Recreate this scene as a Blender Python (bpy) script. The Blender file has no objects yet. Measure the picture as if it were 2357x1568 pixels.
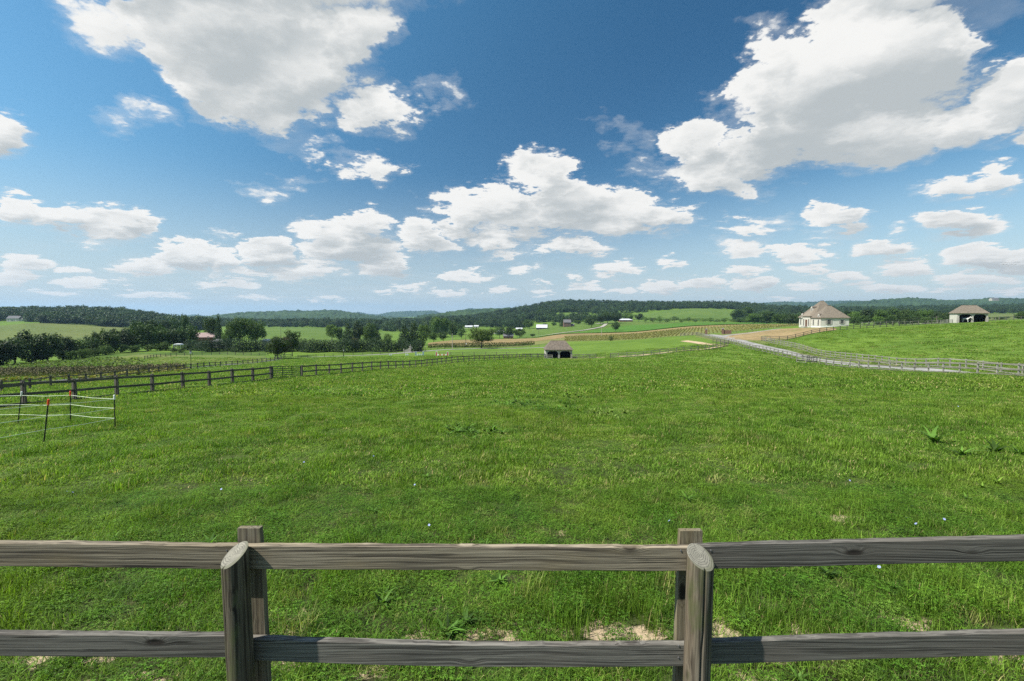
import bpy, bmesh, math, random
import numpy as np
from mathutils import Vector, Matrix

random.seed(7)
rng = np.random.default_rng(11)
sc = bpy.context.scene
COL = sc.collection
R = math.radians

# ---------------------------------------------------------------- camera
CX, CY, F = 1178.5, 784.0, 1047.0          # photo measured on a 2357 x 1568 sheet
PITCH = math.atan(59.0 / F)
CAMZ = 2.5
cam = bpy.data.cameras.new('camera')
cam.sensor_width = 36.0
cam.lens = 36.0 * F / 2357.0
cam.clip_start = 0.1
cam.clip_end = 40000
camo = bpy.data.objects.new('camera', cam)
COL.objects.link(camo)
camo.location = (0, 0, CAMZ)
camo.rotation_euler = (R(90) - PITCH, 0, 0)
sc.camera = camo
sc.cycles.use_denoising = False
sc.cycles.max_bounces = 6
sc.cycles.diffuse_bounces = 3
sc.cycles.transparent_max_bounces = 8
sc.cycles.volume_bounces = 0
sc.cycles.use_adaptive_sampling = True
sc.cycles.adaptive_threshold = 0.01
sc.cycles.caustics_reflective = False
sc.cycles.caustics_refractive = False
sc.view_settings.view_transform = 'Standard'
sc.view_settings.look = 'None'
sc.view_settings.gamma = 1
sc.view_settings.use_curve_mapping = False
sc.view_settings.exposure = 0.7

# ---------------------------------------------------------------- sun and sky
SUN_EL, SUN_AZ = R(54), R(-110)
tosun = Vector((math.sin(SUN_AZ) * math.cos(SUN_EL), math.cos(SUN_AZ) * math.cos(SUN_EL), math.sin(SUN_EL)))
sl = bpy.data.lights.new('sun', 'SUN')
sl.energy = 5.0
sl.angle = R(0.5)
sl.color = (1.0, 0.955, 0.88)
so = bpy.data.objects.new('sun', sl)
COL.objects.link(so)
so.location = (-40, -20, 60)
so.rotation_euler = tosun.to_track_quat('Z', 'Y').to_euler()

world = bpy.data.worlds.new('World')
sc.world = world
world.use_nodes = True
try:
    world.cycles.sampling_method = 'MANUAL'
    world.cycles.sample_map_resolution = 256
except Exception:
    pass


class NT:
    """small helper for building node trees"""
    def __init__(self, nt):
        self.nt = nt

    def _set(self, sock, v):
        if v is None:
            return
        if hasattr(v, 'is_linked') or hasattr(v, 'links'):
            self.nt.links.new(v, sock)
        else:
            sock.default_value = v

    def math(self, op, a, b=None, c=None, clamp=False):
        n = self.nt.nodes.new('ShaderNodeMath')
        n.operation = op
        n.use_clamp = clamp
        for s, v in zip(n.inputs, (a, b, c)):
            self._set(s, v)
        return n.outputs[0]

    def vec(self, op, a, b=None, c=None):
        n = self.nt.nodes.new('ShaderNodeVectorMath')
        n.operation = op
        for s, v in zip(n.inputs, (a, b, c)):
            self._set(s, v)
        return n.outputs['Value'] if op in ('LENGTH', 'DOT_PRODUCT', 'DISTANCE') else n.outputs[0]

    def scale(self, a, f):
        n = self.nt.nodes.new('ShaderNodeVectorMath')
        n.operation = 'SCALE'
        self._set(n.inputs[0], a)
        self._set(n.inputs['Scale'], f)
        return n.outputs[0]

    def comb(self, x, y, z):
        n = self.nt.nodes.new('ShaderNodeCombineXYZ')
        for s, v in zip(n.inputs, (x, y, z)):
            self._set(s, v)
        return n.outputs[0]

    def sep(self, v):
        n = self.nt.nodes.new('ShaderNodeSeparateXYZ')
        self._set(n.inputs[0], v)
        return n.outputs

    def noise(self, v, scale, detail=4, rough=0.5, dist=0.0, lac=2.0, out='Fac'):
        n = self.nt.nodes.new('ShaderNodeTexNoise')
        self._set(n.inputs['Vector'], v)
        self._set(n.inputs['Scale'], scale)
        n.inputs['Detail'].default_value = detail
        n.inputs['Roughness'].default_value = rough
        n.inputs['Lacunarity'].default_value = lac
        n.inputs['Distortion'].default_value = dist
        return n.outputs[out]

    def voro(self, v, scale, feature='F1', out='Distance', rnd=1.0):
        n = self.nt.nodes.new('ShaderNodeTexVoronoi')
        n.feature = feature
        self._set(n.inputs['Vector'], v)
        n.inputs['Scale'].default_value = scale
        n.inputs['Randomness'].default_value = rnd
        return n.outputs[out]

    def mapr(self, v, a, b, c=0.0, d=1.0, smooth=True):
        n = self.nt.nodes.new('ShaderNodeMapRange')
        n.interpolation_type = 'SMOOTHSTEP' if smooth else 'LINEAR'
        n.clamp = True
        self._set(n.inputs['Value'], v)
        n.inputs['From Min'].default_value = a
        n.inputs['From Max'].default_value = b
        n.inputs['To Min'].default_value = c
        n.inputs['To Max'].default_value = d
        return n.outputs[0]

    def mix(self, f, a, b, mode='MIX'):
        n = self.nt.nodes.new('ShaderNodeMix')
        n.data_type = 'RGBA'
        n.blend_type = mode
        self._set(n.inputs[0], f)
        for s, v in ((n.inputs[6], a), (n.inputs[7], b)):
            if isinstance(v, (tuple, list)) and len(v) == 3:
                v = (*v, 1)
            self._set(s, v)
        return n.outputs[2]


def pix_dir(X, Y):
    a, b = (X - CX) / F, (CY - Y) / F
    return (a, math.cos(PITCH) + b * math.sin(PITCH), -math.sin(PITCH) + b * math.cos(PITCH))


# clouds: (X, Y, rx, ry, strength) as read off the photograph, turned into directions
BIG = [
    (540, 60, 250, 120, 1), (430, 40, 150, 95, .8), (240, 45, 120, 60, .45), (650, 150, 200, 110, 1), (570, 195, 170, 90, 1),
    (780, 90, 140, 90, 1), (850, 60, 80, 60, 1), (650, 250, 110, 68, 1), (855, 245, 102, 55, 1), (480, 160, 130, 80, 1),
    (650, -90, 420, 130, 1), (-25, 305, 100, 58, 1),
    (1258, 385, 60, 46, 1), (1210, 405, 40, 26, .9), (1300, 430, 80, 52, 1), (1340, 465, 120, 56, 1), (1430, 490, 120, 50, 1), (1520, 500, 78, 38, 1),
    (1140, 470, 120, 48, 1), (1060, 505, 62, 46, 1), (1250, 500, 190, 48, 1), (1120, 548, 80, 28, 1),
    (2050, 120, 210, 140, 1), (1900, 180, 185, 130, 1), (1755, 115, 85, 62, 1), (1730, 200, 88, 72, 1), (1850, 280, 180, 92, 1),
    (2000, 280, 200, 95, 1), (2180, 275, 150, 68, 1), (2330, 215, 120, 95, 1), (2040, 20, 130, 80, 1), (2100, -70, 190, 110, .9),
    (1595, 330, 74, 50, 1), (1640, 390, 100, 56, 1), (1700, 430, 62, 32, 1), (1760, 350, 120, 62, 1), (2290, 290, 70, 48, 1), (2430, 250, 120, 110, 1),
    (40, 480, 70, 38, 1), (150, 497, 135, 36, 1), (275, 517, 98, 34, 1),
    (430, 590, 76, 36, 1), (620, 580, 74, 40, 1), (830, 522, 66, 38, 1), (800, 570, 115, 42, .9), (730, 530, 62, 26, .9),
    (970, 545, 70, 38, .9),
]
SMALL = [
    (300, 278, 60, 22, .35), (345, 527, 32, 28, .8), (240, 547, 80, 15, .6), (655, 330, 48, 14, .4), (750, 353, 42, 15, .7), (785, 405, 40, 25, .9),
    (872, 397, 48, 30, .9), (835, 375, 48, 14, .6), (600, 447, 50, 19, .55), (508, 543, 26, 7, .7), (1012, 220, 34, 20, .4), (700, 422, 20, 9, .4),
    (510, 600, 55, 28, .9), (1005, 562, 50, 26, .8), (880, 612, 62, 34, .7), (700, 620, 120, 30, .5), (350, 618, 95, 22, .6), (550, 626, 110, 18, .5),
    (60, 608, 62, 20, .8), (165, 620, 50, 13, .9), (40, 640, 62, 24, .6), (190, 652, 66, 12, .8), (530, 655, 86, 15, .8), (320, 675, 66, 9, .7),
    (400, 680, 54, 9, .6), (288, 650, 42, 8, .5), (985, 475, 22, 14, .5), (1320, 568, 112, 25, 1), (1165, 580, 50, 15, .8),
    (1060, 636, 74, 17, 1), (1205, 618, 42, 12, .9), (1320, 640, 24, 11, 1), (1420, 625, 58, 18, .8), (1540, 604, 34, 14, .9), (1345, 662, 42, 12, .8),
    (1250, 650, 22, 8, .8), (1250, 673, 38, 9, .9), (1040, 675, 44, 13, .8), (930, 668, 54, 12, .6), (972, 660, 22, 8, .8), (1520, 660, 52, 16, 1),
    (1710, 518, 64, 19, .9), (1790, 512, 46, 10, .5), (1920, 505, 70, 34, 1), (1905, 542, 62, 13, .7), (1700, 562, 54, 18, .6), (1715, 580, 60, 15, .9),
    (1830, 583, 62, 19, 1), (1905, 580, 34, 12, .8), (2200, 513, 108, 32, 1), (2068, 530, 24, 13, .6), (2040, 576, 80, 25, 1),
    (2215, 433, 112, 26, 1), (2295, 420, 62, 30, 1), (2090, 615, 74, 22, .8), (2265, 592, 104, 34, 1), (2345, 600, 70, 36, 1), (1860, 620, 56, 16, .6),
    (1710, 620, 55, 15, .9), (1620, 652, 66, 20, .8), (1740, 652, 56, 21, .8), (1950, 640, 66, 18, .7), (2050, 662, 84, 15, .6), (2250, 645, 120, 20, .6),
    (1430, 303, 26, 15, .25), (1458, 330, 22, 12, .25), (1545, 388, 70, 24, .5),
    (1670, 250, 40, 60, .4), (2240, 20, 50, 26, .3), (1800, 60, 60, 30, .4),
    (740, 690, 60, 8, .5), (1150, 668, 40, 9, .7), (1430, 668, 40, 12, .6), (1640, 672, 50, 8, .6), (1860, 660, 60, 9, .6),
    (2180, 668, 90, 9, .6), (610, 685, 80, 8, .5), (120, 678, 70, 9, .5), (1795, 690, 60, 6, .4), (2330, 672, 60, 9, .6),
]


def build_world():
    t = NT(world.node_tree)
    nt = world.node_tree
    bg = nt.nodes['Background']
    sky = nt.nodes.new('ShaderNodeTexSky')
    sky.sky_type = 'NISHITA'
    sky.sun_disc = False
    sky.sun_elevation = SUN_EL
    sky.sun_rotation = SUN_AZ
    sky.altitude = 300
    sky.air_density = 1.0
    sky.dust_density = 0.6
    sky.ozone_density = 2.2
    tc = nt.nodes.new('ShaderNodeTexCoord').outputs['Generated']
    d = t.vec('NORMALIZE', tc)
    x, y, z = t.sep(d)
    ys = t.math('MAXIMUM', y, 0.12)
    front = t.mapr(y, 0.05, 0.3)
    G = t.comb(t.math('DIVIDE', x, ys), t.math('DIVIDE', z, ys), 0.0)
    zz = t.math('MAXIMUM', z, 0.0)
    # noise space: features shrink towards the horizon, as clouds on one level do
    k = t.math('DIVIDE', 1.0, t.math('ADD', zz, 0.16))
    V = t.vec('MULTIPLY', t.scale(d, k), (1.0, 1.0, 1.6))
    amp = t.math('MULTIPLY_ADD', zz, 1.28, 0.085)

    def field(vec, blobs, kk=0.12):
        cur = None
        for (X, Y, rx, ry, s) in blobs:
            dx, dy, dz = pix_dir(X, Y)
            c = (dx / dy, dz / dy)
            sx, sy = F / rx, F / ry
            v = t.vec('MULTIPLY_ADD', vec, (sx, sy, 0.0), (-c[0] * sx, -c[1] * sy, 0.0))
            h = (min(rx, ry * 1.4) / 62.0) * s
            f = t.math('MULTIPLY_ADD', t.vec('DOT_PRODUCT', v, v), -h * .8, h * .8)
            cur = f if cur is None else t.math('SMOOTH_MAX', cur, f, kk)
        return cur

    w1 = t.vec('SUBTRACT', t.noise(V, 3.2, 5, 0.62, 0.0, out='Color'), (0.5, 0.5, 0.5))
    w2 = t.vec('SUBTRACT', t.noise(V, 13.0, 5, 0.65, 0.0, out='Color'), (0.5, 0.5, 0.5))
    wsum = t.vec('ADD', t.scale(w1, 0.46), t.scale(w2, 0.16))
    Gw = t.vec('ADD', G, t.vec('MULTIPLY', t.scale(wsum, amp), (1.15, 0.8, 0.0)))
    fb = t.noise(V, 4.2, 12, 0.60, 0.25)
    fine = t.noise(V, 15.0, 9, 0.62, 0.3)
    bill = t.voro(t.vec('ADD', V, t.scale(w2, 0.12)), 11.0, 'SMOOTH_F1')
    nz = t.math('SUBTRACT', t.math('ADD', t.math('MULTIPLY', fb, 2.2), t.math('MULTIPLY', fine, .75)), 1.45)
    nz = t.math('SUBTRACT', nz, t.math('MULTIPLY', t.math('SUBTRACT', bill, 0.35), 0.6))
    nz = t.math('MULTIPLY', nz, amp)
    F0 = field(Gw, BIG)
    F1 = field(Gw, SMALL, 0.04)
    Fall = t.math('SMOOTH_MAX', F0, F1, 0.04)
    # sky away from the photographed part: the same scattered cumulus, from noise alone
    away = t.math('SUBTRACT', t.noise(V, 0.9, 3, 0.5), 0.53)
    away = t.math('MULTIPLY', away, t.math('MULTIPLY', amp, 5.0))
    gx, gy, _ = t.sep(G)
    inside = t.math('MULTIPLY', t.mapr(t.math('ABSOLUTE', gx), 1.15, 1.35, 1, 0), t.mapr(gy, 0.8, 1.0, 1, 0))
    inside = t.math('MULTIPLY', inside, front)
    fm = nt.nodes.new('ShaderNodeMix')
    nt.links.new(inside, fm.inputs[0]); nt.links.new(away, fm.inputs[2]); nt.links.new(Fall, fm.inputs[3])
    Fall = fm.outputs[0]
    D = t.math('ADD', Fall, nz)
    dens = t.math('DIVIDE', D, t.math('MULTIPLY_ADD', zz, 0.75, 0.045))
    # light on the clouds: denser cloud towards the sun means shade
    off = t.scale(t.comb(-0.50, 0.86, 0), t.math('MULTIPLY_ADD', zz, 0.12, 0.008))
    Go = t.vec('ADD', Gw, off)
    sgn = None
    Fa = t.math('SMOOTH_MAX', t.math('MAXIMUM', F0, F1), -0.15, 0.2)
    F2 = t.math('SMOOTH_MAX', t.math('MAXIMUM', field(Go, BIG), field(Go, SMALL, 0.04)), -0.15, 0.2)
    V2 = t.vec('ADD', V, (-0.03, -0.01, 0.055))
    fb2 = t.noise(V2, 4.2, 7, 0.55, 0.25)
    fi2 = t.noise(V2, 17.0, 4, 0.6, 0.3)
    s = t.math('MULTIPLY', t.math('SUBTRACT', fb2, fb), 1.1)
    s = t.math('ADD', s, t.math('MULTIPLY', t.math('SUBTRACT', fi2, fine), 0.28))
    rel = t.math('DIVIDE', t.math('SUBTRACT', F2, Fa), t.math('MULTIPLY_ADD', zz, 0.9, 0.04))
    rel = t.mapr(rel, -2.2, 2.2, -0.75, 0.85, False)
    edge = t.math('MULTIPLY_ADD', t.math('MAXIMUM', rel, 0.0), 2.2, 1.05)
    alpha = t.mapr(t.math('DIVIDE', dens, edge), 0.0, 1.0)
    thin = t.mapr(t.math('DIVIDE', dens, edge), -0.9, 0.6, 0.0, 0.22)
    alpha = t.math('MAXIMUM', alpha, t.math('MULTIPLY', thin, t.mapr(z, 0.0, 0.1)))
    s = t.math('ADD', s, rel)
    soft = t.noise(V, 1.7, 3, 0.5)
    deep = t.math('MULTIPLY', t.mapr(dens, 0.5, 3.2), t.mapr(soft, 0.32, 0.66, 0.15, 1.3, False))
    shade = t.math('ADD', t.math('MULTIPLY', s, 0.75), t.math('MULTIPLY', deep, 0.72))
    shade = t.mapr(shade, -0.38, 1.22)
    ccol = t.mix(shade, (7.25, 7.2, 7.0), (3.9, 4.2, 4.3))
    # light of the sky is most polarised square to the sun; a polariser deepens it there
    ca = t.vec('DOT_PRODUCT', d, tuple(tosun))
    s2 = t.math('SUBTRACT', 1.0, t.math('MULTIPLY', ca, ca))
    pol = t.math('POWER', s2, 5.0)
    pf = t.math('MULTIPLY_ADD', pol, -0.80, 1.42)
    hs = nt.nodes.new('ShaderNodeHueSaturation')
    hs.inputs['Hue'].default_value = 0.488
    hs.inputs['Saturation'].default_value = 1.28
    hs.inputs['Value'].default_value = 1.02
    nt.links.new(sky.outputs[0], hs.inputs['Color'])
    skyc = t.mix(1.0, hs.outputs[0], t.comb(pf, t.math('MULTIPLY_ADD', pol, -0.66, 1.32), t.math('MULTIPLY_ADD', pol, -0.5, 1.2)), 'MULTIPLY')
    # pale moist air low down, thin veils in it
    low = t.mapr(z, -0.03, 0.30, 0.92, 0.0)
    skyc = t.mix(low, skyc, (4.2, 5.1, 5.6))
    band = t.math('MULTIPLY', t.mapr(z, 0.0, 0.16, 1, 0), t.mapr(t.noise(t.vec('MULTIPLY', V, (1, 1, 2.2)), 2.2, 6, 0.6), 0.42, 0.7))
    skyc = t.mix(t.math('MULTIPLY', band, 0.45), skyc, (5.0, 5.6, 5.8))
    far = t.mapr(z, 0.0, 0.12, 0.5, 0.0)
    ccol = t.mix(far, ccol, (5.9, 6.0, 5.8))
    out = t.mix(alpha, skyc, ccol)
    nt.links.new(out, bg.inputs['Color'])
    bg.inputs['Strength'].default_value = 0.08


build_world()

# ---------------------------------------------------------------- object helpers


def tag(o, label=None, cat=None, group=None, kind=None):
    if label: o['label'] = label
    if cat: o['category'] = cat
    if group: o['group'] = group
    if kind: o['kind'] = kind
    return o


def empty(name, loc, rz=0.0, **k):
    o = bpy.data.objects.new(name, None)
    o.empty_display_size = 0.2
    COL.objects.link(o)
    o.location = loc
    o.rotation_euler = (0, 0, rz)
    return tag(o, **k)


def link(name, me, parent=None, m=None, **k):
    o = bpy.data.objects.new(name, me)
    COL.objects.link(o)
    if m is not None and len(me.materials) == 0:
        me.materials.append(m)
    if parent is not None:
        o.parent = parent
    return tag(o, **k)


def mesh(name, verts, faces, mats=None, midx=None, smooth=False):
    me = bpy.data.meshes.new(name)
    me.from_pydata([tuple(v) for v in verts], [], [tuple(f) for f in faces])
    for m in (mats or []):
        me.materials.append(m)
    if midx is not None:
        me.polygons.foreach_set('material_index', np.array(midx, dtype=np.int32))
    if smooth:
        me.polygons.foreach_set('use_smooth', np.ones(len(me.polygons), dtype=bool))
    me.update()
    return me


class MB:
    """collects simple solids into one mesh"""
    def __init__(self):
        self.v, self.f, self.mi = [], [], []

    def add(self, vs, fs, mi=0):
        n = len(self.v)
        self.v += [tuple(v) for v in vs]
        self.f += [tuple(i + n for i in f) for f in fs]
        self.mi += [mi] * len(fs)

    def box(self, x0, x1, y0, y1, z0, z1, mi=0):
        vs = [(x0, y0, z0), (x1, y0, z0), (x1, y1, z0), (x0, y1, z0), (x0, y0, z1), (x1, y0, z1), (x1, y1, z1), (x0, y1, z1)]
        fs = [(0, 3, 2, 1), (4, 5, 6, 7), (0, 1, 5, 4), (1, 2, 6, 5), (2, 3, 7, 6), (3, 0, 4, 7)]
        self.add(vs, fs, mi)
        return self

    def cyl(self, p, q, r0, r1=None, n=8, mi=0, cap=True):
        r1 = r0 if r1 is None else r1
        p, q = Vector(p), Vector(q)
        ax = (q - p).normalized()
        a = ax.orthogonal().normalized()
        b = ax.cross(a)
        vs = []
        for c, r in ((p, r0), (q, r1)):
            for i in range(n):
                an = 2 * math.pi * i / n
                vs.append(c + a * (r * math.cos(an)) + b * (r * math.sin(an)))
        fs = [(i, (i + 1) % n, n + (i + 1) % n, n + i) for i in range(n)]
        if cap:
            fs += [tuple(range(n - 1, -1, -1)), tuple(range(n, 2 * n))]
        self.add(vs, fs, mi)
        return self

    def tri_prism(self, pts, y0, y1, mi=0):
        n = len(pts)
        vs = [(x, y0, z) for x, z in pts] + [(x, y1, z) for x, z in pts]
        fs = [tuple(range(n)), tuple(range(2 * n - 1, n - 1, -1))] + [((i + 1) % n, i, n + i, n + (i + 1) % n) for i in range(n)]
        self.add(vs, fs, mi)
        return self

    def mesh(self, name, mats):
        return mesh(name, self.v, self.f, mats if isinstance(mats, (list, tuple)) else [mats], self.mi)

    def part(self, name, mat, parent=None, loc=None, **k):
        o = link(name, self.mesh(name, mat), parent, **k)
        if loc is not None:
            o.location = loc
        return o


# ---------------------------------------------------------------- materials


def newmat(name):
    m = bpy.data.materials.new(name)
    m.use_nodes = True
    return m, NT(m.node_tree), m.node_tree.nodes['Principled BSDF']


def simple(name, c1, c2=None, scale=3.0, rough=0.8, bump=0.0, detail=5, coord='Object', stretch=(1, 1, 1), rand=0.0, spec=0.3, metal=0.0, bscale=None):
    m, t, p = newmat(name)
    nt = m.node_tree
    tc = nt.nodes.new('ShaderNodeTexCoord').outputs[coord] if coord != 'World' else nt.nodes.new('ShaderNodeNewGeometry').outputs['Position']
    oi = nt.nodes.new('ShaderNodeObjectInfo')
    v = t.vec('MULTIPLY', tc, stretch)
    if coord != 'World':
        v = t.vec('ADD', v, t.scale(oi.outputs['Location'], 0.37))
    n = t.noise(v, scale, detail, 0.6)
    c2 = c2 or tuple(c * 0.7 for c in c1)
    col = t.mix(t.mapr(n, 0.35, 0.65), c1, c2)
    if rand:
        f = t.math('MULTIPLY_ADD', oi.outputs['Random'], 2 * rand, 1 - rand)
        col = t.mix(1.0, col, t.comb(f, f, f), 'MULTIPLY')
    nt.links.new(col, p.inputs['Base Color'])
    p.inputs['Roughness'].default_value = rough
    p.inputs['Specular IOR Level'].default_value = spec
    p.inputs['Metallic'].default_value = metal
    if bump:
        b = nt.nodes.new('ShaderNodeBump')
        b.inputs['Strength'].default_value = bump
        b.inputs['Distance'].default_value = 0.02
        nb = n if bscale is None else t.noise(v, bscale, 5, 0.6)
        nt.links.new(nb, b.inputs['Height'])
        nt.links.new(b.outputs[0], p.inputs['Normal'])
    return m


def leafmat(name, c1, c2, scale=0.6, trans=0.35, rand=0.25, hue=0.0, rough=0.6, spec=0.25, attr=None, yellow=None):
    m, t, p = newmat(name)
    nt = m.node_tree
    geo = nt.nodes.new('ShaderNodeNewGeometry').outputs['Position']
    oi = nt.nodes.new('ShaderNodeObjectInfo')
    n = t.noise(geo, scale, 4, 0.6)
    col = t.mix(t.mapr(n, 0.35, 0.65), c1, c2)
    if yellow:
        col = t.mix(t.mapr(oi.outputs['Random'], 0.72, 1.0, 0, 0.8), col, yellow)
    f = t.math('MULTIPLY_ADD', oi.outputs['Random'], 2 * rand, 1 - rand)
    if attr:
        at = nt.nodes.new('ShaderNodeAttribute')
        at.attribute_name = attr
        f = t.math('MULTIPLY', f, t.math('MULTIPLY_ADD', at.outputs['Fac'], 0.9, 0.55))
    col = t.mix(1.0, col, t.comb(f, f, f), 'MULTIPLY')
    nt.links.new(col, p.inputs['Base Color'])
    p.inputs['Roughness'].default_value = rough
    p.inputs['Specular IOR Level'].default_value = spec
    tr = nt.nodes.new('ShaderNodeBsdfTranslucent')
    nt.links.new(t.mix(1.0, col, (1.25, 1.3, 0.6), 'MULTIPLY'), tr.inputs[0])
    ms = nt.nodes.new('ShaderNodeMixShader')
    ms.inputs[0].default_value = trans
    nt.links.new(p.outputs[0], ms.inputs[1])
    nt.links.new(tr.outputs[0], ms.inputs[2])
    nt.links.new(ms.outputs[0], nt.nodes['Material Output'].inputs[0])
    return m


M = {}
M['roofshake'] = simple('cedar_shake', (.20, .168, .125), (.12, .10, .078), 2.2, .9, .6, stretch=(1, 1, 3), rand=.25)
M['roofshake2'] = simple('grey_shake', (.125, .102, .078), (.08, .066, .052), 2.0, .9, .6, rand=.25)
M['whitewall'] = simple('white_limewash', (.56, .54, .47), (.47, .45, .39), 1.2, .85, .2)
M['greywall'] = simple('pale_board', (.42, .40, .35), (.32, .30, .26), 2.5, .85, .2)
M['dark'] = simple('painted_inside_shade', (.012, .011, .010), (.02, .018, .016), 2, .9)  # near-black colour standing in for the shade inside the shelters
M['trim'] = simple('stone_trim', (.36, .34, .30), (.28, .26, .23), 3, .85)
M['glass'] = simple('window_glass', (.02, .025, .03), (.03, .035, .04), 1, .15, spec=.6)
M['brick'] = simple('brown_brick', (.20, .115, .085), (.13, .08, .06), 6, .9, .4)
M['stone'] = simple('grey_stone', (.30, .285, .25), (.19, .18, .16), 3, .9, .5)
M['metalroof'] = simple('white_metal_roof', (.55, .56, .57), (.48, .49, .5), .4, .4)
M['greyroof'] = simple('grey_shingle', (.14, .14, .145), (.10, .10, .105), 1.5, .9)
M['pinkroof'] = simple('faded_red_roof', (.33, .24, .215), (.27, .20, .185), 1, .8)
M['redbrick'] = simple('red_brick', (.22, .09, .065), (.16, .07, .05), 4, .9)
M['darkwall'] = simple('dark_siding', (.08, .075, .07), (.06, .055, .05), 1, .8)
M['pole'] = simple('pole_wood', (.16, .13, .10), (.10, .085, .07), 3, .9)
M['palepole'] = simple('pale_pole_wood', (.42, .37, .30), (.34, .30, .24), 3, .9)
M['wire'] = simple('wire', (.16, .16, .16), None, 1, .5)
M['black'] = simple('black_plastic', (.012, .012, .013), (.02, .02, .02), 2, .45)
M['orange'] = simple('orange_plastic', (.78, .075, .02), (.7, .06, .02), 2, .4)
M['white'] = simple('white_paint', (.8, .8, .78), (.72, .72, .7), 2, .5)
M['red'] = simple('red_paint', (.55, .03, .025), (.48, .03, .025), 2, .5)
M['blue'] = simple('pale_blue_paint', (.35, .52, .60), (.3, .46, .54), 2, .5)
M['tape'] = simple('electric_tape', (.72, .80, .60), (.6, .68, .5), 20, .6)
M['gatemetal'] = simple('green_gate_steel', (.008, .028, .018), (.012, .034, .022), 3, .5)
M['concrete'] = simple('concrete', (.30, .29, .27), (.20, .195, .18), .35, .9, .2, coord='World', detail=8)
M['gravel'] = simple('gravel_track', (.36, .33, .28), (.27, .25, .21), .7, .95, .2, coord='World', detail=8)
M['asphalt'] = simple('asphalt', (.115, .115, .115), (.085, .085, .085), .8, .9, .2, coord='World', detail=8)
M['sand'] = simple('bare_dirt', (.46, .34, .22), (.36, .27, .17), .5, .95, .3, coord='World', detail=8)
M['hair'] = simple('horse_coat', (.72, .70, .66), (.6, .58, .55), 3, .7)
M['bird'] = simple('bird_dark', (.015, .015, .017), None, 1, .8)
M['bark'] = simple('bark', (.075, .06, .048), (.045, .037, .03), 2, .95, .6, stretch=(3, 3, 1))
M['brass'] = simple('door_wood', (.13, .06, .03), (.09, .045, .025), 3, .6)


def fieldmat(name, c1, c2, scale=.02, s2=.4, c3=None, sx=(1, 1, 1)):
    m, t, p = newmat(name)
    nt = m.node_tree
    g = nt.nodes.new('ShaderNodeNewGeometry').outputs['Position']
    g2 = t.vec('MULTIPLY', g, sx)
    a = t.noise(g2, scale, 4, .55)
    b = t.noise(g2, s2, 5, .65)
    col = t.mix(t.mapr(a, .38, .62), c1, c2)
    k = t.mapr(b, .25, .75, .6, 1.35, False)
    col = t.mix(1.0, col, t.comb(k, k, k), 'MULTIPLY')
    if c3:
        c = t.noise(g2, scale * 3.1, 4, .6)
        col = t.mix(t.mapr(c, .56, .7, 0, .7), col, c3)
    nt.links.new(col, p.inputs['Base Color'])
    p.inputs['Roughness'].default_value = .95
    p.inputs['Specular IOR Level'].default_value = .1
    bm = nt.nodes.new('ShaderNodeBump')
    bm.inputs['Strength'].default_value = .5
    bm.inputs['Distance'].default_value = .3
    nt.links.new(b, bm.inputs['Height'])
    nt.links.new(bm.outputs[0], p.inputs['Normal'])
    return m


M['pasture'] = fieldmat('pasture_ground', (.052, .085, .016), (.07, .108, .022), .05, 3.0, (.105, .11, .035))
M['field_olive'] = fieldmat('field_olive', (.095, .125, .032), (.115, .14, .038), .01, .25, (.12, .125, .04))
M['field_bright'] = fieldmat('field_bright', (.075, .128, .022), (.095, .148, .028), .012, .25, (.13, .17, .04))
M['field_emerald'] = fieldmat('field_emerald', (.058, .135, .018), (.072, .155, .020), .02, .3)
M['field_tan'] = fieldmat('stubble_tan', (.27, .20, .10), (.22, .165, .08), .05, .6, (.14, .16, .05))
M['corn_floor'] = fieldmat('corn_floor', (.130, .160, .048), (.16, .165, .055), .03, .5)
M['corn_ripe'] = fieldmat('corn_ripe', (.24, .175, .08), (.19, .15, .065), .04, .5, (.15, .15, .05))
M['grassland'] = fieldmat('grassland', (.06, .11, .018), (.075, .125, .022), .03, .4, (.12, .12, .04))
M['lawn'] = fieldmat('lawn', (.105, .145, .035), (.13, .155, .045), .05, .7, (.17, .15, .06))

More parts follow.
